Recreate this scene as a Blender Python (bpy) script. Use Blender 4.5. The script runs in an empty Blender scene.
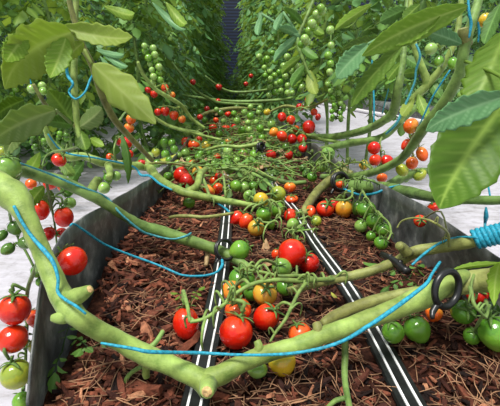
import bpy, bmesh, math, random
from mathutils import Vector, Matrix, Quaternion, noise
C = bpy.context.scene.collection
R = random.Random(7)
V = Vector
# ---------------------------------------------------------------- camera
F = 387.0
TH = math.atan(116 / F)                       # pitch down
PSI = math.atan(20 * math.cos(TH) / F)        # heading to the right of the trough axis
CAM = V((0, 0, .30))
cam_d = bpy.data.cameras.new('camera'); cam_d.sensor_width = 36; cam_d.lens = F / 500 * 36
cam_d.clip_start = .02
cam = bpy.data.objects.new('camera', cam_d); C.objects.link(cam)
cam.location = CAM; cam.rotation_euler = (math.pi / 2 - TH, 0, -PSI)
bpy.context.scene.camera = cam
ROT = cam.rotation_euler.to_matrix()
def ray(px, py):
    return ROT @ V(((px - 250) / F, (203 - py) / F, -1))
def D(px, py, t): return CAM + ray(px, py) * t          # at a depth
def tz(px, py, z): return (z - CAM.z) / ray(px, py).z
def Z(px, py, z): return D(px, py, tz(px, py, z))        # at a height
def X(px, py, x): r = ray(px, py); return CAM + r * (x / r.x)
def depth(p): return -(ROT.transposed() @ (p - CAM)).z
def at(px, py, v):                                       # v < .3: a height above the bark; else a distance
    return Z(px, py, v) if v < .3 else D(px, py, v)

# ---------------------------------------------------------------- materials
def lin(c):
    return tuple(((v / 255) / 12.92 if v / 255 <= .04045 else ((v / 255 + .055) / 1.055) ** 2.4) for v in c) + (1,)
class NT:
    def __init__(s, name):
        s.m = bpy.data.materials.new(name); s.m.use_nodes = True
        s.n = s.m.node_tree.nodes; s.l = s.m.node_tree.links
        s.b = s.n['Principled BSDF']; s.o = s.n['Material Output']
    def add(s, t, **k):
        n = s.n.new(t)
        for a, v in k.items(): setattr(n, a, v)
        return n
    def link(s, a, b): s.l.new(a, b)
    def noise(s, scale, detail=4, rough=.6, vec=None, coord='Object'):
        n = s.add('ShaderNodeTexNoise'); n.inputs['Scale'].default_value = scale
        n.inputs['Detail'].default_value = detail; n.inputs['Roughness'].default_value = rough
        if vec is None:
            tc = s.add('ShaderNodeTexCoord'); vec = tc.outputs[coord]
        s.link(vec, n.inputs['Vector']); return n
    def ramp(s, fac, stops):
        r = s.add('ShaderNodeValToRGB'); e = r.color_ramp.elements
        while len(e) < len(stops): e.new(.5)
        for i, (p, c) in enumerate(stops): e[i].position = p; e[i].color = lin(c)
        s.link(fac, r.inputs['Fac']); return r
    def mix(s, fac, a, b, mode='MIX'):
        m = s.add('ShaderNodeMix', data_type='RGBA', blend_type=mode)
        if isinstance(fac, (int, float)): m.inputs[0].default_value = fac
        else: s.link(fac, m.inputs[0])
        for i, v in ((6, a), (7, b)):
            if isinstance(v, tuple): m.inputs[i].default_value = v
            else: s.link(v, m.inputs[i])
        return m.outputs[2]
    def bump(s, h, strength=.4, dist=.002):
        b = s.add('ShaderNodeBump'); b.inputs['Strength'].default_value = strength; b.inputs['Distance'].default_value = dist
        s.link(h, b.inputs['Height']); s.link(b.outputs[0], s.b.inputs['Normal'])
    def rough(s, v, spec=.5): s.b.inputs['Roughness'].default_value = v; s.b.inputs['Specular IOR Level'].default_value = spec

def m_leaf(name, dark, light, vein, transl=.35):
    k = NT(name)
    tc = k.add('ShaderNodeTexCoord')
    n = k.noise(30, 3, .6, tc.outputs['Object'])
    a = k.add('ShaderNodeAttribute', attribute_name='tone')
    add = k.add('ShaderNodeMath', operation='ADD'); k.link(a.outputs['Fac'], add.inputs[0])
    mul = k.add('ShaderNodeMath', operation='MULTIPLY_ADD'); k.link(n.outputs['Fac'], mul.inputs[0]); mul.inputs[1].default_value = .5; mul.inputs[2].default_value = -.25
    k.link(mul.outputs[0], add.inputs[1])
    base = k.ramp(add.outputs[0], [(.05, dark), (.95, light)])
    va = k.add('ShaderNodeAttribute', attribute_name='vein')
    col = k.mix(va.outputs['Fac'], base.outputs[0], lin(vein))
    k.link(col, k.b.inputs['Base Color']); k.rough(.5, .35)
    tr = k.add('ShaderNodeBsdfTranslucent')
    tcol = k.mix(.5, col, lin((190, 215, 70)))
    k.link(tcol, tr.inputs['Color'])
    ms = k.add('ShaderNodeMixShader'); ms.inputs[0].default_value = transl
    k.link(k.b.outputs[0], ms.inputs[1]); k.link(tr.outputs[0], ms.inputs[2]); k.link(ms.outputs[0], k.o.inputs['Surface'])
    k.bump(n.outputs['Fac'], .3, .003)
    return k.m
def m_stem(name, a, b, scale=55):
    k = NT(name)
    n = k.noise(scale, 5, .65); n2 = k.noise(700, 3, .6); n3 = k.noise(14, 2, .5)
    r = k.ramp(n.outputs['Fac'], [(.3, a), (.5, b), (.7, tuple(min(255, int(x * 1.16)) for x in b))])
    r3 = k.ramp(n3.outputs['Fac'], [(.4, (200, 190, 170)), (.6, (255, 255, 255))])
    k.link(k.mix(.7, r.outputs[0], r3.outputs[0], 'MULTIPLY'), k.b.inputs['Base Color']); k.rough(.5, .35)
    k.b.inputs['Sheen Weight'].default_value = .1
    k.bump(n2.outputs['Fac'], .5, .001)
    return k.m
def m_fruit(name, body, shoulder, blush):
    k = NT(name)
    tc = k.add('ShaderNodeTexCoord'); sp = k.add('ShaderNodeSeparateXYZ'); k.link(tc.outputs['Generated'], sp.inputs[0])
    n = k.noise(2.2, 3, .5)
    ad = k.add('ShaderNodeMath', operation='MULTIPLY_ADD'); k.link(n.outputs['Fac'], ad.inputs[0]); ad.inputs[1].default_value = .5
    k.link(sp.outputs['Z'], ad.inputs[2])
    r = k.ramp(ad.outputs[0], [(.25, blush), (.6, body), (.95, body), (1.0, body), ])
    r2 = k.ramp(ad.outputs[0], [(.9, (0, 0, 0)), (1.22, (255, 255, 255))])
    col = k.mix(r2.outputs[0], r.outputs[0], lin(shoulder))
    k.link(col, k.b.inputs['Base Color']); k.rough(.2, .5)
    k.b.inputs['Coat Weight'].default_value = .15; k.b.inputs['Coat Roughness'].default_value = .12
    k.b.inputs['Subsurface Weight'].default_value = .12; k.b.inputs['Subsurface Scale'].default_value = .004
    k.b.inputs['Subsurface Radius'].default_value = (1, .35, .12)
    n2 = k.noise(4, 2, .5); k.bump(n2.outputs['Fac'], .06, .02)
    return k.m
def m_plain(name, c, rough=.5, spec=.4, var=.12, scale=60, bump=0):
    k = NT(name); n = k.noise(scale, 4)
    d = tuple(int(x * (1 - var * 2)) for x in c); u = tuple(min(255, int(x * (1 + var))) for x in c)
    r = k.ramp(n.outputs['Fac'], [(.3, d), (.7, u)])
    k.link(r.outputs[0], k.b.inputs['Base Color']); k.rough(rough, spec)
    if bump: k.bump(n.outputs['Fac'], bump, .003)
    return k.m

LEAF = dict(
    mid=m_leaf('leaf_mid', (26, 64, 20), (108, 156, 66), (120, 164, 84), .3),
    far=m_leaf('leaf_far', (24, 64, 34), (98, 150, 86), (106, 156, 92), .28),
    bright=m_leaf('leaf_bright', (92, 132, 34), (140, 176, 58), (176, 200, 100), .42),
    olive=m_leaf('leaf_olive', (132, 158, 64), (180, 198, 100), (194, 208, 126), .55),
    grey=m_leaf('leaf_grey', (104, 132, 74), (152, 172, 106), (176, 190, 130), .45),
    blue=m_leaf('leaf_bluish', (74, 124, 76), (116, 166, 110), (140, 184, 130), .25),
    deep=m_leaf('leaf_deep', (62, 100, 24), (110, 146, 46), (146, 176, 78), .35),
    yellow=m_leaf('leaf_yellow', (150, 160, 40), (200, 200, 80), (210, 210, 110), .35),
    dead=m_leaf('leaf_dead', (120, 84, 52), (176, 140, 100), (190, 160, 120), .2),
)
STEM = dict(
    light=m_stem('stem_light', (94, 128, 46), (142, 168, 84)),
    green=m_stem('stem_green', (76, 110, 44), (116, 148, 74)),
    dark=m_stem('stem_dark', (60, 88, 34), (98, 128, 60)),
    olive=m_stem('stem_olive', (94, 98, 44), (136, 142, 78)),
    truss=m_stem('stem_truss', (82, 114, 48), (124, 152, 76), 90),
    calyx=m_stem('stem_calyx', (56, 92, 30), (100, 138, 58), 90),
    dry=m_stem('stem_dry', (140, 112, 78), (190, 166, 124), 80),
)
FRUIT = dict(
    red=m_fruit('tomato_red', (205, 30, 12), (216, 56, 22), (196, 24, 12)),
    deepred=m_fruit('tomato_deep_red', (182, 22, 14), (196, 36, 20), (170, 16, 12)),
    vermilion=m_fruit('tomato_vermilion', (220, 58, 22), (226, 92, 34), (214, 44, 18)),
    orange=m_fruit('tomato_orange', (230, 102, 32), (226, 140, 50), (226, 82, 28)),
    amber=m_fruit('tomato_amber', (222, 142, 36), (206, 160, 56), (222, 116, 36)),
    yellow=m_fruit('tomato_yellow', (212, 174, 44), (182, 170, 54), (216, 156, 40)),
    lime=m_fruit('tomato_lime', (164, 172, 52), (138, 156, 56), (176, 174, 54)),
    green=m_fruit('tomato_green', (104, 154, 46), (84, 136, 40), (126, 166, 60)),
    pale=m_fruit('tomato_pale', (138, 176, 84), (112, 152, 62), (152, 184, 100)),
    dark=m_fruit('tomato_dark_green', (74, 112, 36), (58, 94, 30), (92, 126, 46)),
)
TWINE = m_plain('twine_blue', (44, 150, 176), .5, .3, .14, 300, .3)
TWINE2 = m_plain('twine_teal', (70, 150, 160), .55, .3, .14, 300, .3)
CLIP = m_plain('clip_black', (26, 27, 28), .35, .5)
CUT = m_plain('cut_wood', (196, 164, 112), .8, .2, .2, 250, .4)

# ---------------------------------------------------------------- mesh helpers
def build(name, bm, mat, parent=None, base=None, smooth=True, data=False):
    """link the bmesh as one object; vertices are in world space, base is the object's origin"""
    if base is None: base = parent.location.copy() if parent is not None else V((0, 0, 0))
    for v in bm.verts: v.co -= base
    me = bpy.data.meshes.new(name); bm.to_mesh(me); bm.free()
    if smooth: me.polygons.foreach_set('use_smooth', [True] * len(me.polygons))
    for m in (mat if isinstance(mat, (list, tuple)) else [mat]): me.materials.append(m)
    o = bpy.data.objects.new(name, me); C.objects.link(o)
    if parent is not None: o.parent = parent
    else: o.location = base
    return o
def tag(o, label, cat, group=None, kind=None):
    if label: o['label'] = label
    if cat: o['category'] = cat
    if group: o['group'] = group
    if kind: o['kind'] = kind
    return o
def struct(o): o['kind'] = 'structure'; return o
def spline(pts, rad, sub=5):
    """Catmull-Rom through the points"""
    n = len(pts)
    if n < 3: sub = max(sub, 2)
    op, orr = [], []
    for i in range(n - 1):
        p0 = pts[max(0, i - 1)]; p1 = pts[i]; p2 = pts[i + 1]; p3 = pts[min(n - 1, i + 2)]
        for k in range(sub):
            u = k / sub; u2 = u * u; u3 = u2 * u
            op.append(.5 * ((2 * p1) + (p2 - p0) * u + (2 * p0 - 5 * p1 + 4 * p2 - p3) * u2 + (3 * p1 - p0 - 3 * p2 + p3) * u3))
            orr.append(rad[i] * (1 - u) + rad[i + 1] * u)
    op.append(pts[-1]); orr.append(rad[-1]); return op, orr
def tube(bm, pts, rad, sides=8, sub=5, wob=0.0, mat=0):
    if not isinstance(rad, (list, tuple)): rad = [rad] * len(pts)
    pts, rad = spline([V(p) for p in pts], rad, sub)
    ref = None; rings = []
    for i, p in enumerate(pts):
        d = (pts[min(i + 1, len(pts) - 1)] - pts[max(i - 1, 0)])
        if d.length < 1e-9: d = V((0, 0, 1))
        d.normalize()
        if ref is None: ref = d.orthogonal().normalized()
        ref = (ref - d * ref.dot(d)); ref = ref.normalized() if ref.length > 1e-6 else d.orthogonal().normalized()
        b = d.cross(ref); ring = []
        for k in range(sides):
            a = 2 * math.pi * k / sides
            q = ref * math.cos(a) + b * math.sin(a)
            w = 1 + (wob * noise.noise((p + q * rad[i]) * 90) if wob else 0)
            ring.append(bm.verts.new(p + q * rad[i] * w))
        rings.append(ring)
    for r0, r1 in zip(rings, rings[1:]):
        for k in range(sides):
            f = bm.faces.new((r0[k], r0[(k + 1) % sides], r1[(k + 1) % sides], r1[k])); f.material_index = mat
    for ring, flip in ((rings[0], True), (rings[-1], False)):
        f = bm.faces.new(list(reversed(ring)) if flip else ring); f.material_index = mat
    return pts
def leaf(bm, base, tip, side, w, arch=.12, fold=.25, serr=.18, lobes=5, nu=28, nv=4, tone=.5, droop=0, ripple=.05, skew=0, peak=.75, twist=0):
    """one leaflet: a blade folded about its midrib, arched along its length, with serrated edges and raised side veins"""
    lt = bm.verts.layers.float.get('tone') or bm.verts.layers.float.new('tone')
    lv = bm.verts.layers.float.get('vein') or bm.verts.layers.float.new('vein')
    ax = tip - base; L = ax.length; a = ax / L
    s = side - a * side.dot(a); s.normalize(); n = a.cross(s)
    grid = []
    for i in range(nu + 1):
        u = i / nu
        c = base + ax * u + n * (arch * L * 4 * u * (1 - u)) + V((0, 0, -droop * L * u * u))
        ang = twist * (u - .3); s2 = s * math.cos(ang) + n * math.sin(ang); n2 = n * math.cos(ang) - s * math.sin(ang)
        env = (math.sin(math.pi * min(1, u ** peak)) ** .8 if 0 < u < 1 else 0)
        f = (u * lobes) % 1.0
        tooth = 1 - serr * (f if f < .7 else (1 - f) / .3 * .7) * 1.2
        hw = max(w * env * tooth, w * .012)
        row = []
        for j in range(-nv, nv + 1):
            v = j / nv; av = abs(v)
            # teeth sweep forward: outer points slide towards the tip
            p = c + s2 * (hw * v * (1 + skew * v)) + a * (L * .06 * av * env) + n2 * (fold * hw * av ** 1.3)
            ph = (u - .16 * av) * lobes * 1.6
            p += n2 * (ripple * w * math.sin(2 * math.pi * ph) * av * env * (1.2 - av * .4))
            q = bm.verts.new(p)
            fr = abs((ph % 1) - .5) * 2          # 1 at a side vein
            vein = max(0, 1 - av * nv * .9) if nv > 2 else (1 if j == 0 else 0) * .5
            vein = max(vein, max(0, (fr - .72) / .28) * .7 * (1 - av * .5)) if nv > 2 else vein
            q[lt] = tone; q[lv] = min(1, vein)
            row.append(q)
        grid.append(row)
    for r0, r1 in zip(grid, grid[1:]):
        for j in range(2 * nv): bm.faces.new((r0[j], r0[j + 1], r1[j + 1], r1[j]))
def compound(bm, base, d, L, rr, pairs=3, nu=5, nv=1, tone=.5, droop=.35, stemr=.0016, size=.38):
    """a tomato leaf: a drooping stalk with leaflets in pairs and one at the tip"""
    d = d.normalized(); s = d.cross(V((0, 0, 1)));
    s = s.normalized() if s.length > .05 else V((1, 0, 0))
    pts = [base + d * L * u + V((0, 0, -droop * L * u * u)) for u in (0, .33, .66, 1)]
    P, _ = spline(pts, [1] * 4, 4)
    tube(bm, pts, [stemr, stemr * .8, stemr * .6, stemr * .4], 4, 2)
    def q(u):
        i = min(int(u * (len(P) - 1)), len(P) - 2); return P[i].lerp(P[i + 1], u * (len(P) - 1) - i)
    end = (P[-1] - P[-2]).normalized()
    l = L * size * rr.uniform(.9, 1.2)
    leaf(bm, P[-1], P[-1] + end * l * 1.1, s, l * .36, arch=rr.uniform(0, .12), fold=rr.uniform(.1, .5), serr=.3, lobes=3, nu=nu + 1, nv=nv, tone=min(1, max(0, tone + rr.uniform(-.15, .15))), droop=rr.uniform(0, .3), ripple=0)
    for k in range(pairs):
        u = .35 + .6 * (k + .3) / pairs; p = q(u)
        for sg in (-1, 1):
            l = L * size * rr.uniform(.6, 1.05) * (.75 + .25 * (k / max(1, pairs - 1)))
            dd = (s * sg + end * rr.uniform(.2, .7) + V((0, 0, rr.uniform(-.6, .1)))).normalized()
            up = end.cross(dd) * sg
            sd = dd.cross(V((rr.uniform(-.4, .4), rr.uniform(-.4, .4), 1)))
            leaf(bm, p + dd * l * .1, p + dd * l * 1.1, sd, l * .36, arch=rr.uniform(0, .12), fold=rr.uniform(.1, .5), serr=.3, lobes=3, nu=nu, nv=nv, tone=min(1, max(0, tone + rr.uniform(-.18, .18))), droop=rr.uniform(0, .35), ripple=0)

# ---------------------------------------------------------------- tomatoes
def tomato_body_mesh(name, mat, plum, seg=20, rings=14, seed=0):
    bm = bmesh.new(); rr = random.Random(seed)
    ph = rr.uniform(0, 6)
    prof = []
    for i in range(1, rings):
        th = math.pi * i / rings
        r = math.sin(th); z = math.cos(th)
        if z > 0: z = z * (1 - .16 * math.exp(-(r / .28) ** 2))       # dimple at the stalk
        else: r = r * (1 - plum * .28 * (-z) ** 1.5); z = z * (1 + plum * .16)
        prof.append((r, z))
    top = bm.verts.new((0, 0, .80)); bot = bm.verts.new((0, 0, -1 - plum * .2)); rs = []
    for r, z in prof:
        rs.append([bm.verts.new((r * (1 + .015 * math.cos(5 * a + ph) * max(0, z)) * math.cos(a), r * (1 + .03 * math.sin(2 * a + ph)) * math.sin(a), z)) for a in [2 * math.pi * k / seg for k in range(seg)]])
    for k in range(seg):
        k2 = (k + 1) % seg
        bm.faces.new((top, rs[0][k], rs[0][k2])); bm.faces.new((bot, rs[-1][k2], rs[-1][k]))
        for a, b in zip(rs, rs[1:]): bm.faces.new((a[k], b[k], b[k2], a[k2]))
    me = bpy.data.meshes.new(name); bm.to_mesh(me); bm.free()
    me.polygons.foreach_set('use_smooth', [True] * len(me.polygons)); me.materials.append(mat); return me
BODY = {(c, p): tomato_body_mesh('tomato', m, p, seed=len(c) + int(p * 10)) for c, m in FRUIT.items() for p in (.1, .8)}
BULK = {c: m_plain('tomato_far_' + c, rgb, .25, .5, .08, 40) for c, rgb in (('pale', (138, 176, 84)), ('green', (104, 154, 46)), ('dark', (74, 112, 36)), ('lime', (164, 172, 52)))}
SMALL = {c: tomato_body_mesh('tomato', FRUIT[c], .2, 12, 8) for c in FRUIT}
def calyx_mesh(seed, n=5, seg=5):
    rr = random.Random(seed); bm = bmesh.new()
    for k in range(n):
        a = 2 * math.pi * (k + rr.uniform(-.2, .2)) / n; L = rr.uniform(.75, 1.05); lift = rr.uniform(.0, .5)
        d = V((math.cos(a), math.sin(a), 0)); s = V((-math.sin(a), math.cos(a), 0)); rows = []
        for i in range(seg + 1):
            u = i / seg
            z = .86 + lift * u * u * .9 - (.28 * u * u * (1 - lift)) + .12 * math.sin(u * 3)
            w = .16 * (1 - u) ** .7 * (.6 + u * 1.2) + .006
            c = d * (L * u) + V((0, 0, z + .02))
            rows.append([bm.verts.new(c + s * w + V((0, 0, .03))), bm.verts.new(c + V((0, 0, .0))), bm.verts.new(c - s * w + V((0, 0, .03))), bm.verts.new(c + V((0, 0, .06)))])
        for r0, r1 in zip(rows, rows[1:]):
            for j in range(4): bm.faces.new((r0[j], r0[(j + 1) % 4], r1[(j + 1) % 4], r1[j]))
        bm.faces.new(rows[-1])
    me = bpy.data.meshes.new('calyx'); bm.to_mesh(me); bm.free(); bm = bmesh.new()
    b = V((rr.uniform(-.2, .2), rr.uniform(-.2, .2), 0))
    tube(bm, [V((0, 0, .78)), V((0, 0, 1.0)), V((b.x * .5, b.y * .5, 1.2)), V((b.x, b.y, 1.42))], [.1, .09, .075, .1], 6, 2)
    ms = bpy.data.meshes.new('stalk'); bm.to_mesh(ms); bm.free()
    for m in (me, ms): m.polygons.foreach_set('use_smooth', [True] * len(m.polygons)); m.materials.append(STEM['calyx'])
    return me, ms
CALYX = [calyx_mesh(i) for i in range(5)]
TOM = []
def T(px, py, rx, ry, col, v, label, stem=None, group=None, plum=None):
    """a tomato at a spot of the photograph's frame; v None: lying on the bark, < .3 a height, else a distance"""
    t = dict(px=px, py=py, r=(rx + ry) / 2, rx=rx, ry=ry, col=col, label=label, stem=stem, group=group, plum=plum)
    if v is None:
        z = .012; up = .024 if py < 192 else 0
        for _ in range(4): z = up + (rx + ry) / 2 / F * tz(px, py, z)
        t['t'] = tz(px, py, z)
    else: t['t'] = tz(px, py, v) if v < .3 else v
    TOM.append(t); return t
def relax():
    n = len(TOM)
    for t in TOM: t['p'] = D(t['px'], t['py'], t['t']); t['R'] = t['r'] / F * t['t']
    for it in range(60):
        moved = False
        for i in range(n):
            a = TOM[i]
            for j in range(i + 1, n):
                b = TOM[j]
                d = (a['p'] - b['p']).length; need = (a['R'] + b['R']) * .97
                if d < need:
                    moved = True
                    fr, bk = (a, b)                      # the first listed stands in front
                    s = (need - d) * .6 + .0006
                    low = bk['p'].z - bk['R'] < .004 and abs(bk['p'].x) < .3
                    bk_s = 0 if low else s * .6; fr_s = s if low else s * .4
                    fr['t'] = max(.25, fr['t'] - fr_s); bk['t'] += bk_s
                    for q in (a, b): q['p'] = D(q['px'], q['py'], q['t']); q['R'] = q['r'] / F * q['t']
        if not moved: break
def make_tomatoes():
    single = sorted((t for t in TOM), key=lambda t: (t['group'] is not None, -t['r']))[:300]
    single = {id(t) for t in single}
    cols = ['pale', 'green', 'dark', 'lime']; bulk = bmesh.new()
    for i, t in enumerate(TOM):
        rr = random.Random(i * 31 + 5)
        small = t['r'] < 4.2
        s = t['stem']
        if s is None: s = V((rr.uniform(-.6, .6), rr.uniform(-.2, .5), 1))
        s = s.normalized()
        plum = t['plum'] if t['plum'] is not None else (.8 if rr.random() < .6 else .1)
        me = SMALL[t['col']] if small else BODY[(t['col'], plum)]
        if id(t) not in single:                             # the smallest far ones, past the first 300
            q = V((0, 0, 1)).rotation_difference(s); k = t['t'] / F; n0 = len(bulk.verts); f0 = len(bulk.faces)
            bulk.from_mesh(SMALL[t['col']]); bulk.verts.ensure_lookup_table(); bulk.faces.ensure_lookup_table()
            for v in bulk.verts[n0:]: v.co = t['p'] + q @ (v.co * t['r'] * k)
            for f in bulk.faces[f0:]: f.material_index = cols.index(t['col'])
            t['q'] = q; t['end'] = t['p'] + q @ V((0, 0, 1.1 * t['r'] * k)); continue
        o = bpy.data.objects.new('tomato', me); C.objects.link(o)
        q = V((0, 0, 1)).rotation_difference(s) @ Quaternion((0, 0, 1), rr.uniform(0, 6.28))
        o.rotation_mode = 'QUATERNION'; o.rotation_quaternion = q
        o.location = t['p']; k = t['t'] / F
        o.scale = (t['rx'] * k, t['rx'] * k, t['ry'] * k)
        tag(o, t['label'], 'tomato', t['group'])
        t['o'] = o; t['q'] = q
        t['end'] = t['p'] + q @ V((0, 0, 1.35 * t['ry'] * k))
        if t['r'] >= 3.3:
            for nm, me2 in zip(('calyx', 'stalk'), CALYX[i % 5]):
                c = bpy.data.objects.new(nm, me2); C.objects.link(c); c.parent = o
    b = build('unripe_tomatoes', bulk, [BULK[c] for c in cols])
    tag(b, 'tiny far unripe tomatoes, the smallest ones in the hanging bunches and far bed', 'tomatoes', None, 'stuff')
def near_on(path, p):
    return min(path, key=lambda q: (q - p).length)
TRUSS = []
def truss(vine, path, toms, rpx=2.4, mat='truss', curl=0, name='truss_stalk'):
    """a fruit stalk along a path with a short stalk to each tomato; path is in world space"""
    TRUSS.append((vine, [V(p) for p in path], toms, rpx, mat, curl, name))
def aim_trusses():
    for vine, path, toms, rpx, mat, curl, name in TRUSS:
        P, _ = spline(path, [1] * len(path), 6)
        for t in toms:
            q = near_on(P, t['p']); d = q - t['p']
            if t['stem'] is None: t['stem'] = (d.normalized() + V((0, 0, .35))).normalized() if d.length > 1e-4 else V((0, 0, 1))
def make_trusses():
    for i, (vine, path, toms, rpx, mat, curl, name) in enumerate(TRUSS):
        rr = random.Random(i + 90); bm = bmesh.new()
        k = depth(path[len(path) // 2]) / F; r = rpx * k
        P = tube(bm, path, [r * (1.1 - .5 * j / (len(path) - 1)) for j in range(len(path))], 7, 6, .15)
        for t in toms:
            e = t['end']; q = near_on(P, e); ax = t['q'] @ V((0, 0, 1)); L = (q - e).length
            m1 = e + ax * min(.45 * L, .012); m2 = q.lerp(e, .35) + V((0, 0, .2 * L))
            tube(bm, [e - ax * .002, m1, m2, q], [r * .7, r * .85, r * .75, r * .7], 6, 4)
        for j in range(curl):
            q = P[rr.randrange(len(P))]; d = V((rr.uniform(-1, 1), rr.uniform(-1, 1), rr.uniform(-.2, 1))).normalized(); L = r * rr.uniform(5, 12)
            tube(bm, [q, q + d * L * .5, q + d * L * .8 + V((0, 0, -.35 * L)), q + d * L * .7 + V((0, 0, -.8 * L))], [r * .6, r * .55, r * .45, r * .3], 5, 3)
        build(name, bm, STEM[mat], vine)
# ---------------------------------------------------------------- the place: light, ground cloth, walls
w = bpy.data.worlds.new('world'); bpy.context.scene.world = w; w.use_nodes = True
w.node_tree.nodes['Background'].inputs[0].default_value = (.93, .97, 1, 1); w.node_tree.nodes['Background'].inputs[1].default_value = .74
sd = bpy.data.lights.new('sun', 'SUN'); sd.energy = 4.3; sd.angle = math.radians(16); sd.color = (1, .97, .92)
so = bpy.data.objects.new('sun', sd); C.objects.link(so); so.rotation_euler = (math.radians(14), math.radians(-16), 0)
vs = bpy.context.scene.view_settings; vs.view_transform = 'Standard'; vs.look = 'None'; vs.gamma = 1; vs.exposure = 0.2

GZ = -.075
def quad(name, a, b, c, d, mat, nu=1, nv=1):
    bm = bmesh.new(); g = [[bm.verts.new(V(a).lerp(V(b), i / nu).lerp(V(d).lerp(V(c), i / nu), j / nv)) for i in range(nu + 1)] for j in range(nv + 1)]
    for j in range(nv):
        for i in range(nu): bm.faces.new((g[j][i], g[j][i + 1], g[j + 1][i + 1], g[j + 1][i]))
    return build(name, bm, mat)
k = NT('ground_cloth'); tc = k.add('ShaderNodeTexCoord')
mp = k.add('ShaderNodeMapping'); mp.inputs['Scale'].default_value = (2.2, 7, 1); k.link(tc.outputs['Object'], mp.inputs[0])
n1 = k.noise(5, 6, .65, mp.outputs[0]); n2 = k.noise(60, 3, .6, tc.outputs['Object'])
r = k.ramp(n1.outputs['Fac'], [(.3, (146, 142, 144)), (.48, (176, 174, 181)), (.7, (190, 188, 198))])
r2 = k.ramp(n2.outputs['Fac'], [(.3, (190, 186, 184)), (.5, (255, 255, 255))])
k.link(k.mix(.5, r.outputs[0], r2.outputs[0], 'MULTIPLY'), k.b.inputs['Base Color']); k.rough(.7, .3); k.bump(n1.outputs['Fac'], .35, .01)
struct(quad('floor', (-6, -1, GZ), (7, -1, GZ), (7, 9.5, GZ), (-6, 9.5, GZ), k.m))
k = NT('navy_screen'); tc = k.add('ShaderNodeTexCoord'); wv = k.add('ShaderNodeTexWave', wave_type='BANDS', bands_direction='Z')
wv.inputs['Scale'].default_value = 5; wv.inputs['Distortion'].default_value = .2; k.link(tc.outputs['Object'], wv.inputs[0])
r = k.ramp(wv.outputs['Fac'], [(.1, (12, 18, 36)), (.6, (22, 31, 56)), (.95, (40, 54, 84))]); k.link(r.outputs[0], k.b.inputs['Base Color']); k.rough(.5)
struct(quad('wall_back', (-6, 9.2, GZ), (7, 9.2, GZ), (7, 9.2, 3), (-6, 9.2, 3), k.m))
k = NT('greenhouse_side'); n = k.noise(3, 3); r = k.ramp(n.outputs['Fac'], [(.3, (70, 84, 80)), (.7, (120, 134, 130))]); k.link(r.outputs[0], k.b.inputs['Base Color'])
struct(quad('wall_left', (-5.5, -1, GZ), (-5.5, 9.2, GZ), (-5.5, 9.2, 3), (-5.5, -1, 3), k.m))
struct(quad('wall_right', (6.5, 9.2, GZ), (6.5, -1, GZ), (6.5, -1, 3), (6.5, 9.2, 3), k.m))

# ---------------------------------------------------------------- the trough: two film walls, bark filling, drip tapes
k = NT('black_film'); tc = k.add('ShaderNodeTexCoord')
n1 = k.noise(22, 6, .7, tc.outputs['Object']); n2 = k.noise(5, 3, .5, tc.outputs['Object'])
r = k.ramp(n1.outputs['Fac'], [(.3, (54, 58, 58)), (.52, (94, 99, 98)), (.72, (164, 168, 164))])
r2 = k.ramp(n2.outputs['Fac'], [(.35, (170, 160, 150)), (.6, (255, 255, 255))])
k.link(k.mix(.6, r.outputs[0], r2.outputs[0], 'MULTIPLY'), k.b.inputs['Base Color']); k.rough(.42, .5); k.bump(n1.outputs['Fac'], .35, .004)
FILM = k.m
trough = bpy.data.objects.new('growing_trough', None); C.objects.link(trough); trough.location = (.06, .3, GZ)
tag(trough, 'long black film trough filled with bark between the white ground cloths', 'planter')
def film_wall(stations, sign):
    """stations: (base x, top point); the film stands on the ground and leans, with shallow wrinkles"""
    tops = [V(t) for _, t in stations]; xb = [b for b, _ in stations]
    tp, xs = spline(tops, xb, 8)
    bm = bmesh.new(); cols = []; nz = 8
    for p, x in zip(tp, xs):
        b = V((x, p.y, GZ + .001)); col = []
        for i in range(nz + 1):
            u = i / nz; q = b.lerp(p, u)
            q.x += sign * .006 * math.sin(math.pi * u) + .005 * noise.noise(V((p.y * 9, q.z * 6, 3))) * u
            col.append(bm.verts.new(q))
        cols.append(col)
    for c0, c1 in zip(cols, cols[1:]):
        for i in range(nz): bm.faces.new((c0[i], c1[i], c1[i + 1], c0[i + 1]))
    o = build('side_wall', bm, FILM, trough)
    s = o.modifiers.new('thick', 'SOLIDIFY'); s.thickness = .0022; s.offset = 0
    return o
LT = [(-.178, 22, 418), (-.176, 27, 400), (-.178, 31, 362), (-.186, 37, 318), (-.198, 43, 280), (-.205, 56, 246), (-.208, 72, 224), (-.208, 110, 202), (-.206, 140, 184), (-.204, 158, 174)]
left = [(x, X(px, py, x - .004)) for x, px, py in LT]
left = [(-.178, V((-.182, .12, left[0][1].z)))] + left + [(-.204, V((-.208, y, .06 + .004 * math.sin(y * 3)))) for y in (1.3, 2, 3, 4.5, 6.5, 8)]
film_wall(left, -1)
RT = [(.33, 520, 271), (.33, 490, 252), (.33, 460, 231), (.33, 440, 217), (.33, 415, 201)]
right = [(x, X(px, py, x + .004)) for x, px, py in RT]
right = [(.33, V((.334, .1, right[0][1].z)))] + right + [(.33, V((.334, y, .085 + .004 * math.sin(y * 4)))) for y in (1.05, 1.4, 2, 3, 4.5, 6.5, 8)]
film_wall(right, 1)

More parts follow.
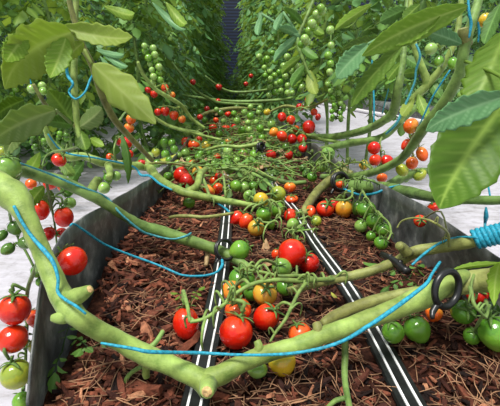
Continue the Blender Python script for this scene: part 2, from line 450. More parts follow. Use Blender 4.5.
TL = [Z(*p, .006) for p in ((190, 425), (195, 402), (205, 354), (215, 306), (222, 262), (226, 225), (227.5, 200), (226.5, 181), (224, 155), (220, 129), (222, 112), (226, 100))]
TR = [Z(*p, .006) for p in ((430, 430), (412, 402), (375, 333), (346, 284), (314, 240), (295, 210), (274, 184), (262, 153), (250, 128), (241, 110), (236, 100))]
def xat(line, y):
    for a, b in zip(line, line[1:]):
        if a.y <= y <= b.y: return a.x + (b.x - a.x) * (y - a.y) / (b.y - a.y)
    return line[0].x if y < line[0].y else line[-1].x
def bark_z(x, y):
    h = .012 * noise.noise(V((x * 14, y * 14, 0))) + .007 * noise.noise(V((x * 40, y * 40, 5))) + .003 * noise.noise(V((x * 110, y * 110, 9)))
    h += .042 * math.exp(-((x + .17) / .055) ** 2 - ((y - .68) / .2) ** 2) + .012 * math.exp(-((x + .12) / .05) ** 2 - ((y - .42) / .12) ** 2)
    h += .02 * math.exp(-((x - .29) / .05) ** 2 - ((y - .45) / .1) ** 2)
    d = min(abs(x - xat(TL, y)), abs(x - xat(TR, y)))
    g = min(1, max(0, (d - .014) / .025))
    return h * g - .002
k = NT('bark'); tc = k.add('ShaderNodeTexCoord')
n1 = k.noise(70, 8, .75, tc.outputs['Object']); n2 = k.noise(6, 3, .5, tc.outputs['Object'])
r = k.ramp(n1.outputs['Fac'], [(.3, (26, 14, 10)), (.5, (70, 40, 29)), (.68, (122, 76, 56))])
r2 = k.ramp(n2.outputs['Fac'], [(.35, (140, 128, 122)), (.6, (255, 255, 255))])
k.link(k.mix(.7, r.outputs[0], r2.outputs[0], 'MULTIPLY'), k.b.inputs['Base Color']); k.rough(.9, .15); k.bump(n1.outputs['Fac'], 1, .01)
bm = bmesh.new(); NX, NY = 90, 300; g = []
for j in range(NY + 1):
    y = .12 + 7.9 * (j / NY) ** 2.2
    g.append([bm.verts.new((-.203 + .532 * i / NX + (.026 * max(0, 1 - y / .55) * (1 - i / NX)), y, bark_z(-.203 + .532 * i / NX, y))) for i in range(NX + 1)])
for a, b in zip(g, g[1:]):
    for i in range(NX): bm.faces.new((a[i], a[i + 1], b[i + 1], b[i]))
o = build('bark_mulch', bm, k.m); tag(o, 'dark brown bark mulch filling the black trough', 'mulch', None, 'stuff')

k = NT('bark_chip'); a = k.add('ShaderNodeAttribute', attribute_name='tone'); n = k.noise(130, 5, .7)
r = k.ramp(a.outputs['Fac'], [(0, (30, 16, 12)), (.35, (84, 46, 34)), (.7, (150, 86, 62)), (1, (200, 142, 106))])
r2 = k.ramp(n.outputs['Fac'], [(.32, (84, 72, 66)), (.6, (255, 255, 255))])
k.link(k.mix(.8, r.outputs[0], r2.outputs[0], 'MULTIPLY'), k.b.inputs['Base Color']); k.rough(.8, .25); k.bump(n.outputs['Fac'], .8, .004)
CHIP = k.m
def chips(name, count, y0, y1, pw, lmin, lmax, seed, label, light=0):
    rr = random.Random(seed); bm = bmesh.new(); lt = bm.verts.layers.float.new('tone')
    for _ in range(count):
        y = y0 + (y1 - y0) * rr.random() ** pw; x = rr.uniform(-.195, .322)
        if y < .5: x = max(x, -.17)
        if min(abs(x - xat(TL, y)), abs(x - xat(TR, y))) < .017: continue
        L = rr.uniform(lmin, lmax) * (1.35 if x < xat(TL, y) else 1) * rr.uniform(.5, 1); W = L * rr.uniform(.15, .42); H = L * rr.uniform(.06, .16)
        M = Matrix.Translation((x, y, bark_z(x, y) + H * .5 + rr.uniform(0, .004))) @ Matrix.Rotation(rr.uniform(0, 6.28), 4, 'Z') @ Matrix.Rotation(rr.gauss(0, .3), 4, 'Y') @ Matrix.Rotation(rr.gauss(0, .35), 4, 'X')
        red = .43 if x < xat(TL, y) else .28
        t = min(1, max(0, rr.gauss(red + light, .27)))
        N = 5; rows = []; bend = rr.uniform(-.25, .25)
        for i in range(N):
            u = i / (N - 1) - .5; ww = W * (1 - abs(u) * rr.uniform(.3, 1.5)) * .5; c = V((u * L, bend * L * (u * u - .1), rr.uniform(-.3, .3) * H))
            rows.append([bm.verts.new(M @ (c + V(q))) for q in ((0, ww, -H / 2), (0, ww * .8, H / 2), (0, -ww * .7, H / 2 * rr.uniform(.4, 1.2)), (0, -ww, -H / 2))])
        for row in rows:
            for v in row: v[lt] = t
        for a, b in zip(rows, rows[1:]):
            for q in range(4): bm.faces.new((a[q], a[(q + 1) % 4], b[(q + 1) % 4], b[q]))
        bm.faces.new(rows[0][::-1]); bm.faces.new(rows[-1])
    o = build(name, bm, CHIP, smooth=False); tag(o, label, 'bark chips', None, 'stuff')
chips('bark_chips', 11000, .26, 1.6, 1.5, .006, .024, 3, 'loose reddish brown bark chips scattered over the mulch')
chips('bark_chips', 260, .27, 1.3, 1.6, .024, .042, 9, 'larger ragged bark chunks lying on top of the mulch', .08)
def fibres(count, seed):
    rr = random.Random(seed); bm = bmesh.new()
    for _ in range(count):
        y = .26 + 1.1 * rr.random() ** 1.6; x = rr.uniform(-.165, .315)
        if min(abs(x - xat(TL, y)), abs(x - xat(TR, y))) < .018: continue
        L = rr.uniform(.015, .05); a = rr.uniform(0, 6.28); z = bark_z(x, y) + .005
        d = V((math.cos(a), math.sin(a), rr.uniform(-.1, .15))); p = V((x, y, z + .002)); s = V((-d.y, d.x, rr.uniform(-.3, .3))) * L * rr.uniform(-.35, .35)
        tube(bm, [p - d * L / 2, p + s * .5, p + d * L / 2 + s * .2], [.0004, .0006, .0003], 4, 3)
    o = build('dry_root_fibres', bm, m_plain('fibre', (142, 108, 82), .8, .2, .3, 40)); tag(o, 'thin dry root fibres tangled over the bark mulch', 'fibres', None, 'stuff')
fibres(2200, 4)

WHITE = m_plain('white_stripe', (232, 234, 232), .5, .4, .04)
TAPE = m_plain('tape_black', (22, 25, 24), .45, .4, .3, 90, .3)
def ribbon(name, line, off, wd, z, mat, parent=None, base=None):
    P, _ = spline(line, [1] * len(line), 6); bm = bmesh.new(); rows = []
    for i, p in enumerate(P):
        d = (P[min(i + 1, len(P) - 1)] - P[max(0, i - 1)]); s = V((d.y, -d.x, 0)).normalized(); c = p + s * off
        rows.append([bm.verts.new(c + s * a + V((0, 0, b))) for a, b in ((-wd, z - .003), (-wd * .9, z), (wd * .9, z), (wd, z - .003))])
    for a, b in zip(rows, rows[1:]):
        for q in range(3): bm.faces.new((a[q], b[q], b[q + 1], a[q + 1]))
        bm.faces.new((a[3], b[3], b[0], a[0]))
    return build(name, bm, mat, parent, base, smooth=False)
for line, lab, wd in ((TL, 'black drip tape with two white stripes running under the bunch of red tomatoes', .0145), (TR, 'black drip tape with two white stripes slanting past the big black ring clip', .0145)):
    b = V((line[1].x, line[1].y, 0))
    o = ribbon('drip_tape', line, 0, wd, .0, TAPE, None, b); tag(o, lab, 'drip tape', 'drip tapes in the trough')
    for s in (-1, 1): ribbon('white_stripe', [q + V((0, 0, .001)) for q in line], s * .0062, .0013, .0005, WHITE, o, b)
# ---------------------------------------------------------------- vines
def vine(label, pts, mat, group=None, sides=12, wob=.12, cat='tomato vine', name='tomato_vine'):
    P = [at(p[0], p[1], p[2]) for p in pts]; rad = [p[3] / F * depth(q) for p, q in zip(pts, P)]
    bm = bmesh.new(); tube(bm, P, rad, sides, 6, wob)
    o = build(name, bm, STEM[mat], None, P[0].copy()); o['mat'] = 0; del o['mat']
    tag(o, label, cat, group); o_path[o.name] = spline(P, rad, 6)[0]
    return o
o_path = {}
def branch(parent, name, pts, mat, sides=10, wob=.12, label=None, cut=False):
    P = [at(p[0], p[1], p[2]) for p in pts]; rad = [p[3] / F * depth(q) for p, q in zip(pts, P)]
    bm = bmesh.new(); tube(bm, P, rad, sides, 5, wob)
    o = build(name, bm, STEM[mat], parent)
    if label: o['label'] = label
    if cut:
        bm = bmesh.new(); d = (P[-1] - P[-2]).normalized(); tube(bm, [P[-1] - d * .0006, P[-1] + d * .0004, P[-1] + d * .0012], [rad[-1] * .9, rad[-1] * .82, rad[-1] * .3], sides, 2, .2)
        c = build('cut_end', bm, CUT, o, parent.location.copy()); c['label'] = 'tan cut end'
    return o
def coil(px, py, v, rpx, wpx, label, mat=CLIP, tilt=(.2, .1), turns=1, name='vine_clip', gap=0, cat='clip', group='black ring clips on the vines'):
    """a plastic ring round a stem"""
    c = at(px, py, v); kk = depth(c) / F; n = (ROT @ V((tilt[0], tilt[1], 1))).normalized(); s = n.orthogonal().normalized(); b = n.cross(s)
    bm = bmesh.new()
    for q in range(turns):
        off = n * (q * wpx * 2.1 * kk); N = 24
        pts = [c + off + (s * math.cos(a) + b * math.sin(a)) * rpx * kk for a in [gap + (6.2832 - 2 * gap) * i / N for i in range(N + 1)]]
        tube(bm, pts, wpx * kk, 8, 2)
    a = 0
    e = c + s * rpx * kk; tube(bm, [e, e + s * wpx * 3 * kk, e + s * wpx * 4.5 * kk + n * wpx * kk], [wpx * kk, wpx * .9 * kk, wpx * .6 * kk], 6, 2)
    o = build(name, bm, mat, None, c.copy()); tag(o, label, cat, group); return o
def twine(label, pts, rpx=2.0, mat=TWINE, group='blue twines', sub=6):
    P = [at(p[0], p[1], p[2]) for p in pts]; rr = [.72 * (p[3] if len(p) > 3 else rpx) / F * depth(q) for p, q in zip(pts, P)]
    bm = bmesh.new(); tube(bm, P, rr, 7, sub, .1); o = build('twine', bm, mat, None, P[0].copy()); tag(o, label, 'twine', group); return o

# the big pale vine across the front
V1 = vine('thick pale green vine leaning over the trough wall, forking at a cut end', [(-14, 176, .40, 13), (0, 187, .398, 15), (15, 198, .394, 15), (25, 214, .388, 10.2), (38, 243, .382, 9), (52, 275, .372, 10), (64, 301, .362, 11.5), (78, 317, .352, 10), (96, 329, .085, 9.5), (125, 344, .06, 9.5), (148, 356, .046, 10.5), (172, 366, .036, 9.5), (196, 377, .028, 10.5), (209, 386, .024, 12.5)], 'light', None, 14, .1)
branch(V1, 'fork_branch', [(200, 381, .026, 9.5), (212, 378, .028, 11), (228, 371, .032, 9.6), (250, 360, .039, 8.6), (276, 351, .044, 8.2), (301, 344, .05, 8.4), (335, 331, .058, 8.8), (364, 321, .064, 9), (398, 308, .074, 10), (422, 298, .082, 11.5), (440, 288, .09, 10), (455, 280, .096, 8.5), (466, 275, .098, 6)], 'light', 14)
branch(V1, 'pruned_stub', [(208, 380, .026, 10), (208, 387, .36, 9), (207, 392, .343, 6.5)], 'light', cut=True)
branch(V1, 'pruned_stub', [(66, 300, .36, 9), (78, 296, .352, 8.5), (90, 289, .346, 4.5)], 'light', cut=True)
branch(V1, 'pruned_stub', [(76, 312, .354, 9), (62, 317, .352, 7), (51, 318, .35, 3)], 'light')
branch(V1, 'pruned_stub', [(258, 356, .042, 5), (259, 347, .05, 4.5), (257, 341, .054, 3.5)], 'light')
branch(V1, 'pruned_stub', [(318, 338, .054, 5), (318, 329, .062, 5), (316, 323, .066, 4)], 'olive', cut=True)
branch(V1, 'side_shoot', [(148, 358, .04, 5), (146, 372, .024, 4), (147, 377, .018, 3.5)], 'light')
branch(V1, 'side_shoot', [(142, 366, .03, 2.5), (130, 374, .02, 2.2), (124, 384, .01, 2)], 'green')
branch(V1, 'side_shoot', [(147, 350, .05, 3), (156, 342, .055, 2.6), (163, 331, .06, 2.4)], 'green', cut=True)
branch(V1, 'side_shoot', [(30, 240, .384, 6), (40, 258, .386, 4), (38, 272, .39, 3)], 'green')
branch(V1, 'side_shoot', [(344, 328, .05, 3.5), (345, 352, .025, 3.6), (345, 380, .012, 3.2), (350, 410, .008, 3)], 'green')
branch(V1, 'side_shoot', [(345, 398, .01, 2.6), (335, 401, .008, 2.4), (326, 409, .006, 2)], 'green')
V2 = vine('olive green vine running into the big black ring clip behind the pale vine', [(322, 324, .05, 4), (332, 318, .052, 6), (352, 309, .056, 6.5), (376, 301, .062, 6.5), (405, 294, .07, 6), (430, 292, .076, 7), (452, 287, .084, 10), (476, 281, .092, 11.5), (496, 280, .1, 13), (516, 280, .104, 14)], 'olive', None, 12, .12)
V3 = vine('green vine dipping from the trough wall into the double black clip', [(4, 160, .50, 3), (12, 168, .52, 5), (36, 175, .56, 6), (60, 181, .58, 6.5), (80, 190, .15, 6), (94, 197, .138, 5.5), (110, 207, .12, 5), (126, 217, .1, 5), (142, 226, .08, 5.5), (160, 231, .066, 6), (190, 241, .046, 6), (215, 249, .032, 5.5), (234, 258, .02, 5.5), (250, 269, .012, 3.5)], 'green', None, 12, .14)
branch(V3, 'side_shoot', [(18, 172, .51, 4), (14, 182, .47, 4), (9, 193, .43, 5)], 'dark')
branch(V3, 'pruned_stub', [(90, 194, .14, 5), (94, 185, .15, 4.5), (99, 178, .16, 3.5)], 'light')
branch(V3, 'side_shoot', [(208, 250, .026, 3), (207, 258, .016, 2.5), (206, 266, .006, 2)], 'dry')
V4 = vine('light green vine arching over the trough wall toward the yellow tomatoes', [(44, 124, .9, 2.15), (50, 140, .92, 3.44), (58, 150, .94, 4.30), (68, 157, .95, 4.30), (84, 156, .97, 3.87), (100, 162, .98, 4.30), (118, 166, .1, 3.87), (134, 166, .09, 4.30), (148, 167, .08, 4.73), (158, 178, .066, 4.30), (172, 187, .056, 3.87), (186, 193, .05, 4.30), (210, 198, .038, 3.87), (232, 202, .028, 3.44), (256, 206, .018, 2.58)], 'light', None, 12, .14)
branch(V4, 'pruned_stub', [(148, 168, .08, 4.5), (149, 160, .095, 4), (150, 155, .1, 3.5)], 'light')
branch(V4, 'pruned_stub', [(108, 165, .11, 4), (110, 172, .1, 3.5), (109, 178, .09, 3)], 'light')
branch(V4, 'side_shoot', [(188, 192, .05, 4), (197, 186, .06, 3.6), (200, 175, .075, 3.4), (206, 169, .08, 3)], 'light')
V5 = vine('olive green vine climbing beside the huge drooping leaf', [(480, -8, .62, 3.87), (477, 6, .62, 4.30), (470, 28, .62, 4.73), (464, 51, .63, 5.16), (459, 75, .65, 5.59), (443, 104, .68, 5.59), (424, 128, .72, 5.42), (412, 146, .78, 4.73), (398, 161, .85, 4.13), (374, 172, .95, 3.87), (347, 177, 1.05, 3.44), (322, 177, 1.15, 3.01)], 'green', None, 12, .1)
branch(V5, 'pruned_stub', [(466, 44, .63, 6.5), (464, 36, .62, 5.5), (463, 28, .615, 4.5)], 'olive')
V6 = vine('dark green vine lying along the trough wall top behind the leaf tip', [(338, 184, .052, 5), (350, 186, .058, 6.5), (384, 188, .074, 6), (408, 192, .088, 6), (432, 197, .102, 5), (468, 200, .116, 4.6), (512, 200, .13, 4.6)], 'dark', None, 12, .1)
branch(V6, 'side_shoot', [(385, 188, .074, 4.5), (402, 178, .092, 5), (419, 172, .104, 4), (428, 171, .11, 3)], 'dark')
V7 = vine('olive vine with a blue twine wrap crossing the tape from the trough wall', [(516, 231, .132, 7), (500, 233, .13, 8), (488, 236, .125, 7.5), (474, 241, .118, 6.3), (442, 247, .1, 6), (415, 252, .09, 6.2), (398, 261, .075, 5.5), (380, 268, .062, 4.6), (360, 274, .052, 5), (336, 279, .044, 4.6), (310, 285, .04, 4.2), (288, 291, .034, 3.5)], 'olive', None, 12, .16)
branch(V7, 'pruned_stub', [(408, 254, .09, 6), (402, 247, .1, 5), (399, 246, .104, 4)], 'olive')
V8 = vine('slender green vine arching down over the pale ground cloth', [(410, -30, 1.25, 2.24), (406, 20, 1.22, 2.41), (404, 52, 1.2, 2.58), (402, 68, 1.2, 3.44), (398, 88, 1.2, 4.30), (393, 112, 1.25, 4.47), (383, 121, 1.3, 4.30), (368, 129, 1.4, 3.87), (350, 134, 1.5, 3.61), (330, 137, 1.6, 3.44), (308, 136, 1.7, 3.01), (290, 131, 1.75, 2.58)], 'green', None, 10, .14)
V8b = vine('slender vine with teal twine below the arching one above the ground cloth', [(424, 100, 1.28, 2.15), (406, 116, 1.3, 3.44), (395, 127, 1.32, 3.44), (382, 137, 1.36, 3.44), (365, 141, 1.4, 3.44), (350, 143, 1.45, 3.87), (332, 147, 1.5, 3.44), (312, 152, 1.6, 2.58)], 'green', None, 10, .14)
V9 = vine('short curved olive vine beside the ring clip with the small orange tomato', [(352, 174, .075, 3), (343, 171, .08, 3.6), (334, 177, .068, 4.5), (320, 189, .036, 4.6), (309, 203, .022, 4.4), (303, 214, .014, 3.4)], 'olive', None, 10, .12)
V10 = vine('thin bare stalk across the bark above the double clip', [(160, 222, .012, 1.4), (172, 217, .024, 1.8), (186, 216, .03, 2), (206, 217, .03, 1.8), (234, 213, .03, 1.5)], 'olive', None, 8, .1)
VY = vine('forked green shoot standing behind the climbing vine', [(400, 122, 1.1, 2.5), (408, 106, 1.08, 3.5), (418, 94, 1.06, 4), (427, 84, 1.05, 4.5), (422, 68, 1.04, 3.6), (415, 48, 1.03, 3), (411, 24, 1.03, 2.6), (410, -30, 1.03, 2.2)], 'light', None, 10, .1)
branch(VY, 'fork_branch', [(427, 85, 1.05, 4), (440, 70, 1.03, 3.6), (452, 49, 1.0, 3.2), (458, 30, 1.0, 2.8), (464, -30, 1.0, 2.2)], 'light')
VS = vine('leafy stem hanging diagonally in the corner above the ground cloth', [(60, -40, .56, 2.5), (70, 4, .58, 2.7), (82, 44, .6, 3), (92, 65, .62, 3.2), (102, 95, .65, 3.6), (114, 119, .68, 3.6), (126, 133, .72, 3.2), (142, 150, .78, 2.6), (152, 160, .86, 2.5)], 'olive', None, 10, .1, 'tomato plant', 'tomato_plant')
VU = vine('upright green stem wrapped in blue twine between the big corner leaves', [(80, -40, .7, 2.6), (76, 0, .7, 2.8), (75, 50, .7, 3), (74, 75, .7, 3.2), (75, 100, .7, 3.4), (77, 120, .7, 3.2), (80, 146, .7, 2)], 'light', None, 10, .08, 'tomato plant', 'tomato_plant')
branch(VU, 'petiole', [(33, 84, .62, 1.8), (40, 96, .63, 2), (48, 108, .66, 2.2), (60, 117, .69, 2.3), (76, 126, .7, 2.4)], 'olive')
VH = vine('thin leafy stem hanging into the frame top beside the long green chain', [(322, -20, 1.5, 1.5), (308, 14, 1.5, 1.8), (298, 40, 1.5, 1.8), (304, 62, 1.5, 1.6), (314, 84, 1.5, 1.3)], 'green', None, 8, .1, 'tomato plant', 'tomato_plant')
FARV = [
    ('pale far vine slanting beside the hanging leaf tip', [(138, 62, 1.35, 2), (143, 74, 1.4, 2.4), (155, 89, 1.45, 2.6), (170, 98, 1.5, 2.5), (182, 106, 1.55, 2.5), (192, 119, 1.6, 2.3), (205, 128, 1.62, 1.6)]),
    ('thin far vine slanting past the dark foliage to the bed', [(172, 62, 2.2, 1.2), (179, 72, 2.2, 1.6), (194, 89, 2.25, 1.8), (208, 98, 2.3, 1.8), (222, 103, 2.35, 1.8), (262, 105, 2.4, 1.4)]),
    ('straight far vine stretched level across the trough', [(182, 95, 2.6, 1.4), (200, 98, 2.6, 2), (224, 101, 2.65, 2), (248, 101.6, 2.65, 2), (279, 100, 2.6, 2), (300, 96, 2.5, 1.8), (318, 90, 2.45, 1.5)]),
    ('far vine bending down over the far red tomatoes', [(192, 121, 2.1, 2), (202, 115, 2.1, 2.2), (214, 111, 2.12, 2.2), (236, 108, 2.15, 2), (256, 110, 2.2, 1.6)]),
    ('short pale vine ending at the bend of the drip tape', [(206, 150, 1.4, 1.6), (222, 146, 1.42, 2), (241, 147, 1.42, 2.4), (258, 144, 1.42, 2.8), (262, 146, 1.42, 2.6)]),
    ('thin vine over the cluster of unripe green tomatoes', [(196, 172, 1.15, 1.8), (208, 169, 1.15, 2.2), (232, 169, 1.14, 2.2), (256, 175, 1.1, 2), (272, 187, 1.02, 1.7), (284, 200, .95, 1.4)]),
    ('dark vine lying across the second drip tape', [(238, 164, 1.2, 2.5), (252, 170, 1.18, 3), (271, 178, 1.12, 3.2), (290, 183, 1.08, 3), (306, 182, 1.08, 2.5)]),
    ('thin vine under the big red tomato of the trough edge', [(262, 130, 1.8, 1.6), (286, 131, 1.75, 2), (302, 133, 1.7, 2.2), (319, 139, 1.62, 2.2), (340, 142, 1.55, 1.8)]),
    ('thin stalk reaching from the trough wall over red tomatoes', [(112, 160, 1.1, 1.4), (132, 163, 1.1, 1.8), (150, 163, 1.1, 2), (168, 163, 1.14, 1.8), (190, 166, 1.15, 1.4)]),
    ('pale twisting vine above the row of red and orange tomatoes', [(120, 100, 1.5, 1.6), (146, 112, 1.55, 2), (165, 124, 1.6, 2.2), (182, 130, 1.6, 2.2), (204, 136, 1.62, 1.8), (222, 140, 1.62, 1.4)]),
    ('thin vine dangling above the dark corner of the trough', [(270, 112, 2.2, 1.5), (285, 106, 2.1, 1.8), (305, 108, 2.0, 1.8), (330, 98, 1.9, 1.6), (345, 86, 1.8, 1.4)]),
    ('thin far vine among the hanging green tomatoes', [(205, 76, 2.8, 1.2), (225, 90, 2.9, 1.6), (246, 92, 2.9, 1.6), (276, 88, 2.8, 1.5), (300, 80, 2.7, 1.2)]),
]
FV = [vine(l, [(a, b, c, d * .8) for a, b, c, d in p], m, None, 8, .12) for (l, p), m in zip(FARV, ['light', 'green', 'green', 'olive', 'light', 'green', 'dark', 'light', 'olive', 'light', 'olive', 'green'])]
# thinner stems tangled over the far part of the bed
rr = random.Random(12); TANG = []
for i in range(150):
    y = 1.02 + 3.2 * rr.random() ** 1.2; xa = rr.uniform(-.26, .16); xb = xa + rr.uniform(.1, .32); dy = rr.uniform(-.25, .25); z0 = rr.uniform(.004, .03) if i < 95 else rr.uniform(.03, .085)
    pts = [V((xa + (xb - xa) * u, y + dy * u + rr.uniform(-.03, .03), z0 + rr.uniform(-.004, .012) + .02 * math.sin(3 * u))) for u in (0, .25, .5, .75, 1)]
    bm = bmesh.new(); r0 = rr.uniform(.0014, .0036) if i < 95 else rr.uniform(.001, .0022); tube(bm, pts, [r0, r0 * 1.1, r0, r0 * .9, r0 * .7], 7, 5, .15)
    o = build('tomato_vine', bm, STEM[rr.choice(['green', 'olive', 'light', 'truss', 'truss', 'green', 'dark'])], None, pts[0].copy())
    tag(o, 'thin stem among the many tangled across the bed beyond the yellow tomatoes', 'tomato vine', 'thin stems tangled over the far bed'); TANG.append((o, pts))
    for q in range(rr.randint(1, 3)):
        bm = bmesh.new()
        p = pts[rr.randrange(5)]; d = V((rr.uniform(-1, 1), rr.uniform(-1, .6), rr.uniform(-.1, .8)))
        compound(bm, p, d, rr.uniform(.04, .09), rr, 2, 4, 1, rr.uniform(.1, .9), .6, .0012)
        build('leafy_shoot', bm, LEAF[rr.choice(['mid', 'far', 'mid', 'deep', 'mid', 'dead'])], o)
    # a spent fruit stalk: a zigzag stem with short curved pedicels ending in empty calyxes
    bm = bmesh.new(); p = pts[rr.randrange(1, 5)]; d = V((rr.uniform(-1, 1), rr.uniform(-1, .3), rr.uniform(.1, .9))).normalized(); L = rr.uniform(.03, .07)
    S = [p + d * L * u + V((rr.uniform(-.006, .006), rr.uniform(-.006, .006), -.7 * L * u * u)) for u in (0, .25, .5, .75, 1)]
    tube(bm, S, [.0016, .0015, .0013, .0011, .0009], 5, 3)
    for q in S[1:]:
        for sg in (-1, 1):
            e = V((rr.uniform(-1, 1), rr.uniform(-1, 1), rr.uniform(-.3, .8))).normalized(); m = rr.uniform(.008, .018)
            tip = q + e * m + V((0, 0, -m * .4)); tube(bm, [q, q + e * m * .6, tip], [.001, .001, .0011], 5, 3)
            for k in range(4):
                g = V((rr.uniform(-1, 1), rr.uniform(-1, 1), rr.uniform(-.8, .6))).normalized() * rr.uniform(.005, .009)
                tube(bm, [tip, tip + g * .6 + e * .001, tip + g], [.0011, .0008, .0002], 4, 2)
    build('truss_stalk', bm, STEM[rr.choice(['truss', 'calyx', 'green', 'truss', 'dry'])], o)

# ---------------------------------------------------------------- clips and twine
coil(447, 289, .1, 18, 3.6, 'big black ring clip round the thick pale vine and the olive one', tilt=(.5, -.1))
coil(224, 250, .036, 10, 1.5, 'double black ring clip on the green vine over the striped tape', tilt=(.7, .3), turns=2)
coil(339, 182, .07, 8.5, 1.7, 'black ring clip behind the small orange tomato', tilt=(.4, .1), turns=2)
coil(260, 147, 1.41, 3.6, 1.3, 'tiny black clip on the pale vine end above the drip tape', tilt=(.9, .1), turns=2)
# the broken clip on the olive vine
bm = bmesh.new()
P0 = at(382, 255, .07); P1 = at(408, 272, .075)
tube(bm, [P0, P0.lerp(P1, .5) + V((0, 0, .003)), P1], [.0045, .006, .005], 8, 4, .5)
tube(bm, [P0.lerp(P1, .3) + V((0, 0, .008)), P0.lerp(P1, .35), P0.lerp(P1, .35) + V((0, 0, -.008))], [.003, .004, .003], 6, 3, .3)
tube(bm, [P0.lerp(P1, .7) + V((0, 0, .009)), P0.lerp(P1, .72), P0.lerp(P1, .7) + V((0, 0, -.008))], [.003, .0045, .003], 6, 3, .3)
tag(build('vine_clip', bm, CLIP, None, P0.copy()), 'lumpy black clip clamped on the olive vine over the bark', 'clip', 'black ring clips on the vines')
twine('bright blue twine wound down the thick pale vine over the trough wall', [(14, 206, .375), (22, 222, .372), (33, 238, .37, 2.6), (43, 249, .366, 3.2), (53, 262, .36, 2.8), (58, 278, .356, 2.2), (58, 292, .352), (66, 300, .343), (76, 306, .338), (86, 314, .34, 1.6)], 2.2)
twine('blue twine drawn level across the front over both drip tapes', [(101, 343, .08, 1.6), (112, 345, .079, 2), (135, 349, .074, 2.4), (152, 352, .07, 2.8), (200, 353, .05, 2.4), (245, 355, .055, 2), (285, 354, .066, 2.2), (318, 349, .075, 2.4), (345, 340, .082, 2.6), (370, 325, .088, 3), (395, 308, .096, 3.2), (415, 293, .104, 3), (427, 283, .11, 2.6), (432, 274, .112, 2), (440, 262, .11, 2)])
twine('light blue twine sagging from the trough wall to the double clip', [(70, 226, .135, 1.4), (74, 224, .134, 1.6), (85, 231, .118), (104, 244, .085), (125, 253, .062), (150, 262, .045), (165, 268, .038), (182, 275, .03), (200, 276, .026), (215, 273, .026), (222, 266, .03, 2.2), (222, 260, .034, 2.2)], 1.7)
twine('blue twine along the green vine above the trough wall', [(20, 163, .5, 1.2), (50, 174, .55, 1.5), (76, 185, .16, 1.5), (95, 192, .146, 1.8), (108, 199, .13, 2), (120, 213, .112, 1.4), (140, 230, .08, 1.8), (152, 235, .066, 1.8), (172, 239, .058, 1.2), (186, 236, .06, 1.8), (191, 233, .06, 1.4)], 1.6, TWINE2)
twine('blue twine on the light vine that arches over the trough wall', [(48, 134, .88, 1), (64, 152, .92, 1.4), (96, 158, .95, 1.2), (132, 166, .1, 1.3), (141, 175, .08, 1.8), (150, 176, .08, 1.8), (160, 184, .07, 1.8), (172, 190, .062, 1.2)], 1.5)
twine('blue twine hanging off the light vine beside the drip tape', [(212, 200, .03, 1.4), (219, 204, .024, 1.6), (226, 209, .012, 1.8), (231, 214, .008, 1.4)], 1.6)
twine('blue twine slung under the dark vine behind the ring clip', [(344, 189, .058, 1.4), (356, 194, .056, 1.7), (364, 195, .06, 2), (376, 193, .072, 2), (388, 188, .085, 1.6), (400, 185, .095, 1.2)], 1.7)
twine('blue twine drooping along the olive vine to the lumpy clip', [(478, 238, .128, 1.4), (466, 237, .122, 1.6), (455, 238, .114, 1.7), (440, 243, .108, 1.7), (424, 254, .1, 2), (412, 265, .09, 1.6)], 1.6)
c = at(489, 236, .126); kk = depth(c) / F; ax = (at(500, 234, .13) - at(478, 239, .12)).normalized(); bm = bmesh.new(); s = ax.orthogonal().normalized(); b = ax.cross(s)
tube(bm, [c + ax * ((i / 40 - .5) * 26 * kk) + (s * math.cos(i * .95) + b * math.sin(i * .95)) * 8.6 * kk for i in range(60)][:42], 2.5 * kk, 6, 3)
tag(build('twine', bm, TWINE, None, c.copy()), 'thick blue twine coil bound round the olive vine at the trough corner', 'twine', 'blue twines')
twine('knotted blue twine standing up from the bound coil', [(485, 234, .13, 2), (485, 224, .66, 1.8), (486, 217, .66, 3.2), (486, 212, .66, 2.6), (486, 207, .66, 1)], 2)
twine('straight blue twine hanging from the green tomato to the dark vine', [(482, 160, .74, 1.2), (484, 168, .74, 1.4), (487, 180, .73, 1.4), (490, 196, .72, 1.2)], 1.3)
twine('blue twine wound round the upright stem in the corner', [(64, 54, .67, 1.6), (66, 64, .68, 2), (68, 76, .69, 2.2), (73, 84, .68, 1.6), (69, 92, .69, 1.5), (76, 99, .68, 1.4), (85, 92, .7, 1.4), (90, 80, .72, 1.6), (94, 74, .72, 2)], 1.8)
twine('loose blue twine loop below the broad corner leaf', [(27, 72, .7, 1.6), (29, 66, .7, 2), (34, 65, .7, 2.2), (37, 70, .7, 1.8), (34, 78, .7, 1.8), (29, 76, .7, 1.6), (31, 84, .7, 1.2)], 1.8)
twine('blue twine loop at the frame edge beside the grey leaf', [(-3, 104, .6, 1.4), (2, 112, .6, 1.6), (6, 117, .6, 1.6), (3, 121, .6, 1.2)], 1.4)
twine('bright blue strand on the climbing vine below the yellow tomato', [(468, -4, .6, 1.4), (469, 12, .6, 2), (471, 24, .605, 2.2), (469, 38, .61, 1.2)], 1.8)
twine('teal strand beside the climbing vine under the yellow tomato', [(478, 22, .64, 1.2), (479, 32, .64, 1.8), (478, 42, .64, 1.2)], 1.6)
twine('long blue strand slanting behind the climbing vine', [(450, 70, .8, 1.1), (440, 85, .82, 1.2), (432, 98, .84, 1.2), (424, 115, .86, 1.3), (418, 128, .88, 1)], 1.2)
twine('pale blue strand hanging straight beside the narrow grey leaf', [(372, 60, 1.4, .9), (373, 82, 1.4, 1.2), (374, 100, 1.4, 1.3), (374, 116, 1.4, 1), (373, 130, 1.4, .8)], 1.1)
twine('thin pale strand hanging near the slender arching vine', [(394, 70, 1.5, .8), (390, 84, 1.5, 1), (386, 98, 1.5, 1), (382, 114, 1.5, .8)], 1, TWINE2)
